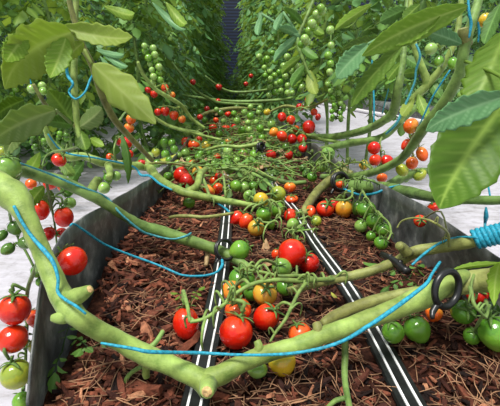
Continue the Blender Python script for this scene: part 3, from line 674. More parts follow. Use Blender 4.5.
twine('teal strand running down the forked shoot', [(416, 44, 1.0, 1.4), (420, 56, 1.0, 1.8), (416, 70, 1.02, 1.6), (414, 84, 1.03, 1.4), (402, 112, 1.05, 2), (396, 124, 1.06, 2), (386, 134, 1.1, 1.5)], 1.6, TWINE2)
# ---------------------------------------------------------------- tomatoes, truss by truss (front one first)
def pp(*pts): return [at(*p) for p in pts]
# bunch at the front, over the first tape
a = [T(236, 332, 17.5, 16.5, 'red', .02, 'largest red tomato of the front bunch, beside the striped tape', V((.25, .3, .8))),
     T(266, 317, 12.5, 15.5, 'red', .024, 'red tomato at the front bunch end, under the amber one'),
     T(238, 310, 13.5, 11, 'vermilion', .036, 'orange-red tomato squeezed above the largest red one of the front bunch'),
     T(265, 294, 12.5, 12, 'amber', .034, 'amber yellow tomato on top of the front bunch under the curly stalk'),
     T(232, 291, 10.5, 9.5, 'orange', .034, 'orange tomato of the front bunch under the green stalk, touching the tape'),
     T(252, 292, 9, 10, 'green', .02, 'green tomato hidden between the orange and the amber tomatoes'),
     T(186, 323, 13.5, 16, 'red', .018, 'lone red tomato on bark just off the first striped tape', V((-.1, .5, .8)))]
truss(V7, pp((336, 279, .044), (318, 280, .055), (300, 281, .062), (278, 280, .066), (256, 283, .066), (238, 292, .062), (222, 306, .055), (206, 318, .048), (190, 322, .045)), a[:1] + a[2:], 2.6, 'truss', 16)
truss(V7, pp((306, 283, .06), (299, 292, .058), (292, 306, .052), (285, 320, .046), (276, 332, .036), (270, 342, .028)), [a[1]], 2.2, 'truss', 4)
b = [T(242, 279, 13, 10, 'green', .03, 'green tomato below the lone bright green one, behind the orange one'),
     T(282, 268, 10, 12, 'pale', .028, 'pale green tomato next to the largest tomato by the dry leaf'),
     T(285, 287, 9, 9, 'green', .024, 'small green tomato tucked behind the amber one under the stalk')]
truss(V7, pp((318, 280, .055), (300, 276, .06), (280, 276, .062), (262, 272, .06), (246, 270, .056)), b, 2.2, 'truss', 14)
T(240, 250, 10, 10, 'green', .034, 'lone bright green tomato held at the double black clip', V((.9, .3, .2)))
T(292, 253, 14, 14.5, 'red', .024, 'big shiny red tomato right of the dry beige leaf', V((.4, .6, .5)))
T(309, 263, 10.5, 10.5, 'deepred', None, 'deep red tomato touching the big shiny one, near the second tape')
T(276, 254, 4.5, 5.5, 'vermilion', None, 'small piece-like red tomato half hidden by the dry beige leaf')
T(300, 334, 12, 11, 'vermilion', .022, 'orange-red tomato peeking out above the pale fork branch', V((-.3, .2, .8)))
T(282, 362, 14, 13.5, 'yellow', .014, 'yellow pointed tomato hanging below the pale fork branch', V((-.2, .3, .9)), None, .8)
T(257, 369, 11, 8, 'pale', .012, 'pale green tomato beneath the pale fork branch by the yellow one')
# right front, under the ring clip
c = [T(495, 333, 16, 17, 'green', .035, 'largest green tomato, cut by the frame edge under the ring clip', V((-.2, .3, .8))),
     T(463, 312, 12, 13, 'green', .045, 'green tomato directly behind the big black ring clip'),
     T(472, 336, 8.5, 9.5, 'green', .03, 'small green tomato between two bigger ones on dark bark'),
     T(490, 310, 9, 9, 'dark', .05, 'dark green tomato above the largest green one'),
     T(477, 293, 11, 9, 'deepred', .04, 'dark red tomato shaded behind the ring clip and green fruit')]
truss(V1, pp((470, 287, .095), (472, 296, .09), (474, 304, .085), (480, 312, .078), (486, 318, .07)), c, 2.2, 'green', 4)
d = [T(417, 329, 13, 13, 'green', .02, 'green tomato lying below the pale branch beside the dark film', V((-.3, .4, .6)), None, .8),
     T(393, 332, 11, 11, 'green', .022, 'green tomato half behind the pale branch over the second tape'),
     T(434, 313, 8.5, 8, 'orange', .03, 'dull orange tomato under the joint at the ring clip')]
# left bunch outside the trough wall
e = [T(15, 309, 15, 16, 'red', .435, 'bright red tomato at the top of the bunch outside the trough wall', V((.1, 0, 1)), None, .1),
     T(13, 339, 14, 14, 'vermilion', .435, 'orange-red tomato below the bright red one outside the wall', None, None, .1),
     T(16, 374, 14, 14.5, 'lime', .43, 'yellow-green tomato lowest in the bunch outside the wall', V((-.2, 0, 1)), None, .1),
     T(38, 319, 9, 12.5, 'vermilion', .47, 'orange-red tomato half hidden by the trough wall edge'),
     T(38, 347, 8, 11, 'lime', .46, 'olive yellow tomato behind the curled trough wall edge'),
     T(32, 377, 7, 9, 'green', .47, 'green tomato behind the wall edge beside the lowest one'),
     T(22, 401, 9, 9, 'green', .45, 'green tomato at the bottom frame edge below the yellow-green one')]
truss(V1, pp((40, 258, .386), (34, 272, .40), (28, 288, .43), (27, 305, .47), (27, 325, .475), (26, 350, .47), (25, 375, .47), (24, 392, .47)), e, 1.9, 'dark', 3)
# green bunch left of the pale vine
g = [T(25, 243, 6.5, 7, 'dark', .45, 'dark green tomato nearest the blue twine on the pale vine'),
     T(8, 249, 6, 7, 'dark', .455, 'dark green tomato low in the green bunch beside the pale vine'),
     T(15, 228, 7, 7, 'dark', .46, 'dark green tomato at the top of the green bunch by the pale vine'),
     T(1, 236, 5, 7.5, 'dark', .46, 'dark green tomato cut by the frame edge in the green bunch'),
     T(36, 272, 5, 6, 'green', .47, 'pale green tomato below the pale vine above the red bunch'),
     T(41, 282, 5, 5, 'green', .48, 'tiny green tomato wedged beside the trough wall top')]
truss(V1, pp((16, 204, .41), (10, 212, .43), (11, 220, .455), (14, 230, .47), (18, 238, .475), (20, 246, .47)), g, 1.4, 'dark', 2)
T(7, 168, 13, 12.5, 'pale', .47, 'big pale green tomato above the swollen end of the pale vine', V((.3, 0, .8)))
T(3, 152, 6, 6, 'lime', .6, 'small yellow-green tomato under the grey leaf edge')
# red pair hanging over the wall
h = [T(72, 261, 15, 14, 'red', .425, 'big round red tomato resting inside the trough wall by blue twine', V((-.6, .2, .5)), None, .1),
     T(40, 210, 9.2, 10.5, 'red', .62, 'red plum tomato hanging nearer the pale vine', V((0, 0, 1)), None, .1),
     T(64, 217, 9.2, 10.5, 'red', .63, 'red plum tomato hanging closest to the trough wall top', V((0, 0, 1)), None, .1),
     T(48, 234, 6.5, 8.5, 'deepred', .64, 'deep red tomato low between the two hanging plum tomatoes'),
     T(62, 233, 5.5, 6, 'deepred', .67, 'deep red tomato behind the plum tomato by the wall'),
     T(70, 203, 6, 6, 'pale', .68, 'green tomato above the plum tomato near the wall'),
     T(67, 191, 6.5, 6, 'green', .68, 'green tomato just under the green vine above the plum pair')]
truss(V3, pp((46, 178, .57), (48, 190, .60), (51, 204, .635), (54, 220, .65), (56, 236, .66), (57, 246, .66)), h[1:], 1.3, 'dark', 3)
i_ = [T(59, 160, 7.5, 6.2, 'red', .8, 'red tomato above the green vine under the grey leaf', V((.6, 0, .7)), None, .1),
      T(35, 165, 6, 4.5, 'vermilion', .82, 'orange-red tomato just above the green vine near the light leaf'),
      T(31, 184, 5.5, 5.5, 'orange', .74, 'orange tomato peeking under the green vine beside its fork'),
      T(50, 184, 6.5, 4, 'vermilion', .76, 'orange-red tomato half behind the green vine'),
      T(62, 187, 4.5, 4, 'orange', .78, 'orange tomato behind the green vine next to the red plum pair')]
truss(VU, pp((80, 146, .7), (66, 150, .78), (52, 152, .84), (44, 160, .84), (42, 176, .82), (52, 180, .82)), i_, 1.2, 'green', 4)
j_ = [T(131, 119, 5, 5, 'orange', 1.0, 'orange tomato, upper of two beneath the yellowing leaf', V((0, 0, 1)), None, .1),
      T(129, 128, 5, 5, 'orange', 1.0, 'orange tomato, lower of two beneath the yellowing leaf', V((.3, 0, 1)), None, .1)]
truss(VS, pp((120, 120, .76), (126, 112, .9), (134, 111, 1.0), (137, 120, 1.02)), j_, 1, 'green', 2)
j2 = [T(126, 143, 6.2, 5.5, 'red', 1.0, 'red tomato over the vine below the two orange ones', None, None, .1), T(119, 142, 3.5, 4.5, 'deepred', 1.03, 'deep red tomato behind the red one below the orange pair'),
      T(129, 154, 4.5, 4, 'red', 1.0, 'small red tomato on the light vine below the red pair'), T(110, 157, 4, 3.5, 'vermilion', 1.02, 'orange-red tomato above the light vine by its pruned stub')]
truss(V4, pp((118, 166, .10), (114, 150, 1.0), (120, 137, 1.03), (134, 148, 1.03)), j2, 1.1, 'green', 3)
j3 = [T(104, 188, 6, 6, 'pale', .95, 'pale green tomato hanging under the pruned stub of the light vine'), T(108, 178, 4.5, 5, 'green', .97, 'green tomato above the pale one at the pruned stub'), T(116, 176, 5, 5, 'pale', .98, 'pale green tomato beside the pruned stub on the trough wall'), T(98, 181, 4, 4.5, 'pale', .97, 'small pale tomato nearest the green vine at the pruned stub'), T(142, 163, 4.5, 3.5, 'deepred', 1.1, 'dull red tomato behind the light vine at the wall fold')]
truss(V4, pp((109, 172, .10), (106, 177, .97), (108, 184, .98), (112, 188, .98)), j3[:4], 1.1, 'green', 2)
# bed, left half
k1 = [T(182, 175, 8.5, 8.5, 'red', None, 'big red tomato behind the arching light vine', None, None, .1), T(187, 181, 8, 7.5, 'deepred', None, 'deep red tomato tucked against the big red one on the bed'), T(198, 172, 6, 6, 'amber', None, 'amber tomato beside the big red one behind the light vine'), T(168, 177, 5, 5, 'green', None, 'green tomato left of the big red one near the bark edge'),
      T(219, 177, 4.5, 5, 'red', .05, 'red tomato upright above the orange pair at the first tape'), T(218, 188, 5.5, 5.5, 'vermilion', None, 'orange-red tomato under the small upright red one at the tape'), T(209, 190, 7, 4.8, 'orange', None, 'orange tomato resting on the light vine near the tape'),
      T(189, 203, 6.5, 5.5, 'green', None, 'green tomato in front of the light vine on the bark'), T(214, 181, 4.5, 5, 'vermilion', .03, 'orange-red tomato between the upright red and the orange one')]
truss(V4, pp((210, 198, .038), (206, 186, .06), (198, 168, .07), (190, 163, .06), (178, 164, .05)), k1[:4], 1.4, 'truss', 6)
truss(V4, pp((226, 201, .03), (225, 188, .06), (222, 172, .07), (214, 168, .07)), [k1[4], k1[5], k1[6], k1[8]], 1.2, 'truss', 5)
k2 = [T(194, 146, 6.3, 6.5, 'vermilion', .03, 'orange-red tomato left of the yellow one in the middle bed', None, None, .1), T(186, 142, 4.8, 5.5, 'red', .035, 'red tomato at the left of the middle bed trio'), T(206, 146, 4.8, 5.5, 'yellow', .035, 'yellow tomato of the trio in the middle bed', None, None, .1), T(199, 139, 4, 4, 'red', .05, 'small red tomato behind the middle bed trio'),
      T(175, 130, 4.8, 4, 'pale', .07, 'pale green tomato left above the middle bed trio'), T(187, 133, 4, 4, 'pale', .07, 'pale green tomato, left one of two above the middle bed trio'), T(194, 135, 4.2, 4.2, 'pale', .06, 'pale green tomato, right one of two above the middle bed trio'), T(217, 157, 3.8, 3.6, 'red', None, 'small red tomato behind the unripe green pair by the tape'), T(192, 163, 3.8, 3.2, 'vermilion', .05, 'small orange-red tomato between the trio and the big red one')]
truss(FV[9], pp((204, 136, .10), (198, 132, .1), (188, 130, .1), (180, 128, .1)), k2[:7], 1, 'truss', 6)
k3 = [T(158, 112, 3.6, 3.6, 'red', 1.6, 'red tomato at the left end of the row below the far vine'), T(165, 111, 4.8, 4.8, 'red', 1.6, 'largest red tomato of the row below the far vine'), T(174, 115, 4.6, 4.6, 'vermilion', 1.6, 'orange-red tomato third in the row below the far vine'), T(182, 119, 3.9, 3.9, 'orange', 1.6, 'orange tomato at the right end of the row below the far vine'),
      T(165, 88, 3.9, 4.3, 'vermilion', 1.65, 'orange-red tomato, upper one below the hanging green chain'), T(172, 95, 3.4, 3.4, 'orange', 1.65, 'small orange tomato beside the far slanting vine'), T(148, 90, 3.4, 3, 'deepred', 1.7, 'dull red tomato nearest the yellowing leaf by the far vine'), T(154, 94, 3.8, 3.8, 'red', 1.7, 'red tomato next to the dull red one by the far vine')]
truss(FV[0], pp((182, 106, 1.55), (176, 108, 1.58), (168, 106, 1.6), (160, 107, 1.6)), k3[:4], .9, 'light', 3)
truss(FV[0], pp((170, 98, 1.5), (168, 92, 1.6), (164, 84, 1.64), (156, 87, 1.68), (150, 86, 1.7)), k3[4:], .8, 'light', 3)
# unripe greens, middle
k4 = [T(228, 168, 7, 6.5, 'pale', .05, 'biggest pale green tomato over the stalk beside the first tape'), T(236, 186, 6, 5.5, 'green', None, 'green tomato at the left of the unripe cluster behind the yellow one'), T(244, 187, 5.6, 6, 'pale', None, 'pale green tomato in the middle of the unripe cluster'), T(253, 186, 5, 5, 'green', None, 'green tomato at the right of the unripe cluster'), T(252, 177, 4.2, 4.4, 'pale', .03, 'pale green tomato at the top of the unripe cluster'), T(240, 176, 4.4, 4.4, 'green', .03, 'green tomato at the upper left of the unripe cluster'),
      T(228, 151, 5, 5.5, 'pale', None, 'pale green tomato left of two under the short pale vine'), T(243, 154, 5.2, 5, 'green', None, 'green tomato under the short pale vine'), T(254, 155, 5, 5.2, 'green', None, 'green tomato touching the second tape under the pale vine'), T(213, 174, 3.8, 4, 'pale', .05, 'small pale tomato above the orange pair at the tape'), T(228, 141, 3.6, 3.4, 'orange', .03, 'small orange tomato behind the short pale vine')]
truss(FV[5], pp((232, 169, .06), (240, 168, .07), (248, 172, .065), (250, 180, .05)), k4[:6], 1.2, 'truss', 6)
truss(FV[4], pp((222, 146, .05), (236, 146, .05), (252, 147, .05)), k4[6:9], 1, 'truss', 5)
# the yellow and red cluster right of the light vine's end
m1 = [T(256, 228, 8.5, 9, 'amber', None, 'amber tomato at the front of the cluster at the light vine end'), T(246, 221, 6.5, 8.5, 'vermilion', None, 'orange-red tomato behind the amber one, near the tape', None, None, .1), T(237, 218, 7, 8, 'red', None, 'red tomato of the cluster nearest the first tape'),
      T(261, 200, 8, 7.5, 'yellow', .05, 'yellow tomato right at the end of the light vine', None, None, .1), T(278, 194, 8, 8, 'lime', .045, 'yellow-orange tomato right of the yellow one at the vine end'), T(264, 214, 8.5, 7.5, 'green', .03, 'green tomato under the yellow one in the cluster'), T(276, 209, 8, 8.5, 'green', .026, 'green tomato under the yellow-orange one in the cluster'), T(270, 224, 5, 5.5, 'green', None, 'small green tomato right of the amber one'), T(249, 196, 6, 5, 'pale', .04, 'pale green tomato left of the yellow one at the vine end')]
truss(V4, pp((256, 206, .03), (262, 204, .06), (270, 200, .07), (276, 204, .066), (280, 214, .055), (272, 222, .045), (262, 222, .045)), m1, 1.6, 'truss', 14)
m2 = [T(291, 216, 8, 6.5, 'red', None, 'red tomato behind the small green one, left of the second tape'), T(293, 224, 6, 6.2, 'pale', .03, 'small pale green tomato in front of the red one by the second tape'), T(292, 199, 6.5, 4, 'vermilion', None, 'orange-red tomato squashed between stalks right of the yellow-orange one'), T(290, 187, 6, 5, 'orange', None, 'dull orange tomato behind the yellow-orange one'), T(310, 212, 7, 5, 'vermilion', None, 'orange-red tomato under the end of the curved olive vine'), T(316, 221, 5.5, 5.5, 'lime', .024, 'yellow-green tomato in front of the orange-red one at the curved vine'), T(301, 229, 4, 3.5, 'green', None, 'small green tomato on the second tape')]
truss(V9, pp((303, 213, .014), (304, 222, .04), (298, 228, .045), (290, 232, .04), (306, 230, .042), (318, 229, .04)), [m2[0], m2[1], m2[4], m2[5], m2[6]], 1.3, 'truss', 16)
m3 = [T(325, 209, 9, 8, 'red', .02, 'red tomato left of the amber one under the ring clip', None, None, .1), T(344, 209, 8.5, 9.5, 'amber', .02, 'amber tomato under the black ring clip', V((0, 0, 1)), None, .1), T(333, 206, 6, 8, 'deepred', None, 'deep red tomato squeezed between the red and the amber one'),
      T(366, 209, 9.5, 8, 'green', .04, 'green tomato at the top of the green bunch by the dark film', None, None, .1), T(374, 221, 8, 8, 'green', .034, 'green tomato in the middle of the green bunch by the dark film'), T(361, 226, 6.5, 6.5, 'pale', .024, 'pale green tomato at the left of the green bunch by the film'), T(381, 243, 7, 6.5, 'green', .024, 'green tomato lowest in the green bunch by the dark film', None, None, .1), T(383, 230, 7.5, 7, 'green', .032, 'green tomato at the film side of the green bunch'), T(371, 236, 5, 5, 'green', .022, 'small green tomato low in the green bunch'), T(357, 208, 5, 7, 'dark', .03, 'dark green tomato between the amber one and the green bunch'), T(340, 184, 4.3, 4, 'vermilion', .93, 'small orange-red tomato in front of the black ring clip', None, None, .1)]
truss(V6, pp((352, 188, .058), (352, 196, .06), (346, 200, .055), (334, 200, .05)), [m3[0], m3[1], m3[2]], 1.3, 'truss', 3)
truss(V6, pp((362, 190, .07), (368, 200, .07), (376, 211, .065), (388, 222, .06), (391, 232, .05), (388, 240, .042)), m3[3:10], 1.4, 'truss', 6)
# upper right bunches over the wall
n1 = [T(374, 148, 6.5, 5.5, 'red', 1.0, 'red tomato at the top of the bunch behind the dark vine joint', None, None, .1), T(375, 160, 6, 5.5, 'vermilion', 1.0, 'orange-red tomato in the middle of the bunch behind the dark vine'), T(387, 161, 6.5, 5.5, 'red', 1.02, 'red tomato touching the dark olive vine'), T(364, 165, 5.5, 4.5, 'yellow', 1.04, 'yellow tomato at the left of the bunch above the dark vine'), T(382, 178, 5.5, 3.5, 'orange', 1.0, 'flat-looking orange tomato between the two dark vines')]
truss(V8b, pp((382, 137, 1.36), (380, 142, 1.1), (381, 152, 1.05), (380, 164, 1.05), (380, 172, 1.03)), n1, 1.1, 'truss', 3)
n2 = [T(411, 126, 8, 7, 'orange', .78, 'orange tomato in front of the pale shoot beside the climbing vine', None, None, .1), T(406, 144, 4, 6, 'vermilion', .8, 'orange-red tomato at the left edge of the climbing vine'), T(422, 154, 5.5, 8, 'orange', .8, 'orange tomato hidden at the edge of the huge drooping leaf', None, None, .1), T(412, 163, 6, 6.5, 'orange', .84, 'dull orange tomato under the climbing vine'), T(402, 170, 7, 5.5, 'lime', .88, 'yellow-green tomato under the climbing vine near the leaf'), T(420, 175, 7, 5, 'lime', .9, 'yellow-green tomato above the lying dark vine beside the leaf tip')]
truss(V5, pp((424, 128, .72), (416, 134, .8), (412, 148, .84), (414, 160, .86), (412, 170, .9)), n2, 1.3, 'olive', 2)
n3 = [T(420, 221, 6.3, 6, 'red', .66, 'red tomato on a bare branched stalk against the dark film', None, None, .1), T(434, 207, 8, 4.6, 'red', .78, 'red tomato half behind the leaf tip and the lying vine')]
truss(V7, pp((449, 246, .11), (448, 234, .13), (440, 226, .15), (428, 220, .155), (414, 218, .15), (402, 221, .14), (397, 228, .13)), [n3[0]], 1.4, 'olive', 3)
n4 = [T(486, 154, 6.5, 7, 'green', .74, 'green tomato with a blue twine below it at the huge leaf'), T(495, 143, 5, 5, 'green', .75, 'green tomato at the frame edge beside the huge leaf')]
n5 = [T(431, 49, 6, 6, 'pale', .85, 'pale green tomato in the fork of the green shoot'), T(440, 43, 6, 4.5, 'pale', .87, 'pale green tomato under the bluish leaf above the fork'), T(439, 61, 4.5, 6, 'green', .88, 'green tomato in the middle of the forked shoot'), T(453, 63, 5, 6, 'green', .86, 'green tomato between the forked shoot and the climbing vine'), T(485, 20, 6, 7, 'yellow', .68, 'yellowish tomato beside the climbing vine at the top edge', None, None, .1),
      T(462, 95, 4.2, 4.5, 'pale', .8, 'pale green tomato, upper of three beside the climbing vine'), T(463, 104, 3.8, 3.8, 'pale', .8, 'pale green tomato, lower of three beside the climbing vine'), T(469, 98, 3.3, 3.3, 'pale', .82, 'smallest pale tomato of three beside the climbing vine')]
truss(VY, pp((441, 68, 1.03), (444, 58, .95), (440, 52, .9), (448, 48, .88)), n5[:4], 1.2, 'green', 1)
truss(V5, pp((452, 90, .67), (458, 88, .75), (466, 90, .8), (467, 100, .82)), n5[5:], 1, 'green', 1)
# the ripe heap by the trough wall further back
p1 = [T(309, 127, 6.8, 6.2, 'red', 1.6, 'large red tomato on the far trough wall, right of the ripe heap', None, None, .1), T(282, 117, 4.6, 4.8, 'red', 1.75, 'red tomato at the top of the ripe heap'), T(291, 120, 4.6, 4.6, 'vermilion', 1.75, 'orange-red tomato beside the top one of the ripe heap'), T(282, 136, 5.5, 5, 'vermilion', 1.6, 'orange-red tomato in the middle of the ripe heap', None, None, .1), T(274, 132, 4.6, 5, 'amber', 1.62, 'amber tomato at the left of the ripe heap'), T(292, 139, 5, 5, 'deepred', 1.62, 'deep red tomato in the middle of the ripe heap'), T(302, 139, 5, 5, 'red', 1.6, 'red tomato above another red one in the ripe heap'), T(303, 148, 4.5, 4.5, 'red', 1.55, 'red tomato low at the wall side of the ripe heap'), T(271, 155, 5.4, 5.2, 'deepred', 1.45, 'deep red tomato lying beside the second tape'), T(289, 155, 4.2, 5, 'deepred', 1.45, 'deep red tomato under the ripe heap on bare bark'), T(309, 100, 4.2, 4.2, 'red', 1.9, 'red tomato highest above the ripe heap by the wall'), T(314, 112, 3.8, 3.6, 'vermilion', 1.8, 'orange-red tomato above the large red one of the far wall'), T(267, 112, 3.8, 3.4, 'yellow', 1.9, 'yellow tomato among green ones before the ripe heap'), T(300, 107, 3.6, 4, 'deepred', 1.95, 'deep red tomato left of the highest one above the ripe heap'), T(318, 117, 3, 3.6, 'deepred', 1.85, 'small deep red tomato at the far wall edge'), T(296, 129, 3.6, 3.6, 'vermilion', 1.7, 'small orange-red tomato behind the ripe heap'), T(286, 147, 4, 4, 'dark', 1.55, 'dark green tomato in the shade of the ripe heap')]
truss(FV[7], pp((286, 131, 1.72), (290, 128, 1.7), (298, 130, 1.66), (304, 133, 1.64)), [p1[0], p1[3], p1[4], p1[5], p1[6], p1[7], p1[15]], 1, 'truss', 5)
truss(FV[10], pp((305, 108, 2), (298, 110, 1.9), (290, 112, 1.82), (284, 111, 1.8)), [p1[1], p1[2], p1[10], p1[11], p1[13]], .9, 'truss', 4)
p2 = [T(322, 166, 6.5, 6, 'pale', 1.08, 'pale green tomato on the wall, left of a brighter one'), T(328, 154, 7, 5.8, 'pale', 1.12, 'bright pale green tomato on the far trough wall rim', None, None, .1), T(312, 177, 5, 5, 'green', 1.12, 'green tomato left of the curved olive vine top'), T(307, 174, 5, 5, 'dark', 1.16, 'dark green tomato behind the curved olive vine'), T(303, 168, 4, 4, 'dark', 1.2, 'dark green tomato among stalks behind the curved vine'), T(405, 178, 4.5, 4.5, 'green', .96, 'green tomato between the dark vines')]
truss(V9, pp((343, 172, .085), (336, 166, .1), (326, 162, .11), (314, 168, .1)), p2[:5], 1.2, 'truss', 8)
truss(V5, pp((374, 171, .95), (362, 163, .98), (350, 163, 1.0), (338, 168, 1.02), (326, 172, 1.05)), [], 1.1, 'truss', 22)
truss(V6, pp((384, 187, .08), (372, 181, .1), (358, 178, .1), (346, 181, .09)), [], 1.1, 'green', 16)
# reds of the far bed
for q in [(213, 128, 4.4, 4.2, 'red', .03, 'red tomato left of the first tape in the far bed'), (226, 129, 4.6, 4.4, 'red', .03, 'red tomato right of the first tape in the far bed'), (234, 127, 3, 3, 'deepred', .04, 'small dull red tomato right of the far tape pair'), (219, 87, 3.4, 3.2, 'deepred', 2.7, 'lone dull red tomato far along the trough before dark foliage'), (207, 109, 3, 3, 'deepred', 2.2, 'dull red tomato above the bent far vine'), (228, 114, 3.4, 2.6, 'red', 2.1, 'small red tomato under the bent far vine'), (216, 120, 3, 2.6, 'vermilion', 2, 'small orange-red tomato behind the far tape pair'), (193, 82, 3, 3, 'deepred', 2.5, 'dull red tomato under the thin far slanting vine'), (218, 101, 2.6, 2.6, 'deepred', 2.6, 'tiny dull red tomato at the straight far vine'), (246, 84, 2.4, 2.4, 'deepred', 3, 'tiny brown-red tomato in the dark end of the trough'), (251, 76, 2.4, 2.4, 'deepred', 3.1, 'tiny brown-red tomato high in the dark end foliage'), (200, 117, 3, 3, 'deepred', 1.9, 'small dull red tomato left of the far vine bend')]:
    T(*q)
# unripe ones spread over the far bed and in hanging chains: many alike
rr = random.Random(21)
def spread(n, fx, fy, r0, r1, cols, ft, label, group):
    out = []
    for _ in range(n):
        for _t in range(30):
            px, py = fx(), fy()
            if all((px - t['px']) ** 2 + (py - t['py']) ** 2 > (.8 * (t['r'] + r1)) ** 2 for t in TOM): break
        r = rr.uniform(r0, r1); out.append(T(px, py, r, r * 1.05, rr.choice(cols), ft(py), label, None, group))
    return out
U = rr.uniform
spread(11, lambda: U(236, 272), lambda: U(112, 138), 2.8, 4.2, ['pale', 'green', 'pale'], lambda y: U(1.65, 1.9), 'green tomato in the crowded unripe patch beside the yellow tomato', 'unripe tomatoes before the ripe heap')
spread(14, lambda: U(150, 250), lambda: U(146, 168), 3.2, 4.6, ['pale', 'green', 'lime'], lambda y: .045, 'small green tomato scattered among stems behind the arching light vine', 'unripe tomatoes behind the light vine')
spread(16, lambda: U(188, 262), lambda: U(104, 124), 2.4, 3.2, ['pale', 'green', 'dark'], lambda y: U(2.0, 2.5), 'tiny green tomato scattered over the far bed beyond the drip tapes', 'unripe tomatoes on the far bed')
def chain(pts, n, r0, r1, cols, t, jx, label, group, parent):
    P = spline([V((x, y, 0)) for x, y in pts], [1] * len(pts), 8)[0]; out = []
    for i in range(n):
        q = P[min(len(P) - 1, int((i + .5) / n * len(P)))]; r = rr.uniform(r0, r1)
        out.append(T(q.x + (jx if i % 2 else -jx) * rr.uniform(.5, 1), q.y, r, r, rr.choice(cols), t, label, None, group, .1))
    if parent: truss(parent, [D(q.x, q.y, t + .03) for q in P[::6]], out, .9, 'green', 0)
    return out
BGTRUSS = []
BGTRUSS.append(chain([(323, 7), (315, 20), (309, 34), (303, 45)], 11, 3.4, 4.4, ['pale', 'pale', 'green'], 1.1, 2.2, 'bright green tomato in the long hanging chain under the top edge', 'long hanging chain of green tomatoes', V8))
BGTRUSS.append(chain([(148, 46), (152, 58), (156, 70), (156, 82)], 13, 3.0, 3.9, ['pale', 'pale', 'green'], 1.5, 4.5, 'pale green tomato in the double hanging chain above the red and orange tomatoes', 'double hanging chain of green tomatoes', FV[0]))
BGTRUSS.append(chain([(166, 16), (168, 26), (169, 40)], 6, 2.2, 2.8, ['pale'], 1.8, 1.6, 'small pale tomato in the short chain beside the thin bluish leaf', 'short hanging chain of pale tomatoes', VS))
BGTRUSS.append(chain([(332, 84), (336, 96), (338, 108), (336, 120)], 22, 2.3, 3.1, ['pale', 'green', 'pale'], 1.5, 6, 'tiny green tomato in the hanging bunch over the pale ground cloth', 'hanging bunch over the ground cloth', V8))
BGTRUSS.append(chain([(332, 26), (330, 48), (329, 62), (331, 74)], 5, 3.4, 4.4, ['pale', 'green'], 1.3, 1.5, 'single green tomato in the loose chain beside the bluish leaf', 'loose chain beside the bluish leaf', V8))
BGTRUSS.append(chain([(30, 88), (44, 92), (40, 84)], 4, 3.4, 4.6, ['pale', 'green'], .95, 2, 'pale green tomato under the broad corner leaf near the loose blue twine', 'pale tomatoes under the corner leaf', VU))
BGTRUSS.append(chain([(6, 76), (12, 88), (18, 98)], 6, 2.4, 3.4, ['dark', 'green'], 1.3, 4, 'small dark green tomato in the gap under the broad corner leaf', 'dark tomatoes under the corner leaf', VU))
BGTRUSS.append(chain([(36, 132), (38, 142), (42, 152)], 22, 2.4, 3.2, ['dark', 'dark', 'green'], 1.12, 7, 'tiny dark green tomato in the crowded bunch below the grey leaf', 'dark bunch below the grey leaf', V4))
BGTRUSS.append(chain([(66, 118), (64, 132), (60, 144)], 16, 2.2, 3.0, ['dark', 'dark', 'green'], 1.2, 5, 'tiny dark green tomato in the bunch behind the upright twine-wrapped stem', 'dark bunch behind the upright stem', V4))
BGTRUSS.append(chain([(112, 30), (104, 56), (100, 72)], 6, 2.2, 3, ['pale', 'green'], 1.4, 3, 'small green tomato hanging behind the narrow leaf of the corner plant', 'green tomatoes behind the corner plant', VS))
for pts, n, t in (([(262, 56), (266, 66), (268, 80)], 8, 2.3), ([(276, 52), (280, 66), (284, 82), (284, 94)], 10, 2.2), ([(290, 56), (294, 68), (298, 80), (296, 94)], 11, 2.1), ([(302, 66), (306, 76), (304, 88)], 7, 2.0), ([(270, 72), (274, 84), (272, 96)], 7, 2.4)):
    chain(pts, n, 2.7, 3.7, ['pale', 'green', 'pale'], t, 4, 'small pale green tomato in the hanging swarm above the ripe heap', 'hanging unripe tomatoes above the ripe heap', FV[11])
spread(22, lambda: U(160, 262), lambda: U(118, 168), 3.0, 4.4, ['pale', 'green', 'green'], lambda y: .05, 'green tomato among the stems of the middle bed, around the ripe trio', 'unripe tomatoes of the middle bed')
relax(); aim_trusses(); make_tomatoes(); make_trusses()
# ---------------------------------------------------------------- foreground leaves, each a child of its plant
def fleaf(parent, b, t, w, mat, side=None, label=None, petiole=None, **kw):
    B = at(*b); Tp = at(*t); ax = (Tp - B).normalized()
    view = (CAM - (B + Tp) / 2).normalized()
    s = ax.cross(view)                                   # blade across the line of sight, then rolled
    roll = kw.pop('roll', .25); s.normalize(); s = s * math.cos(roll) + view * math.sin(roll)
    kk = (depth(B) + depth(Tp)) / 2 / F
    bm = bmesh.new(); leaf(bm, B, Tp, s, w * kk, **kw)
    if petiole:
        P = [at(*p) for p in petiole] + [B]; kk2 = depth(B) / F; n0 = len(bm.verts)
        tube(bm, P, [2.0 * kk2] * (len(P) - 1) + [1.2 * kk2], 7, 4)
        lv = bm.verts.layers.float['vein']; lt = bm.verts.layers.float['tone']; bm.verts.ensure_lookup_table()
        for v in bm.verts[n0:]: v[lv] = .5; v[lt] = .3
    o = build('leaf', bm, LEAF[mat], parent)
    s = o.modifiers.new('thick', 'SOLIDIFY'); s.thickness = .0005; s.offset = 0
    if label: o['label'] = label
    return o
BIG = dict(nu=44, nv=6, lobes=6, serr=.24, ripple=.07)
fleaf(VU, (72, 32, .52), (4, 84, .47), 29, 'olive', petiole=[(76, 52, .66), (76, 38, .58)], arch=.26, fold=-.25, roll=.45, droop=.05, peak=.62, tone=.55, label='broad pale green drooping leaf', **BIG)
fleaf(VU, (66, 38, .52), (50, 78, .50), 13, 'bright', arch=.1, fold=-.3, roll=-.2, tone=.6, **BIG)
fleaf(VU, (26, 34, .50), (6, 62, .47), 12, 'bright', arch=.1, fold=-.2, roll=.1, tone=.6, **BIG)
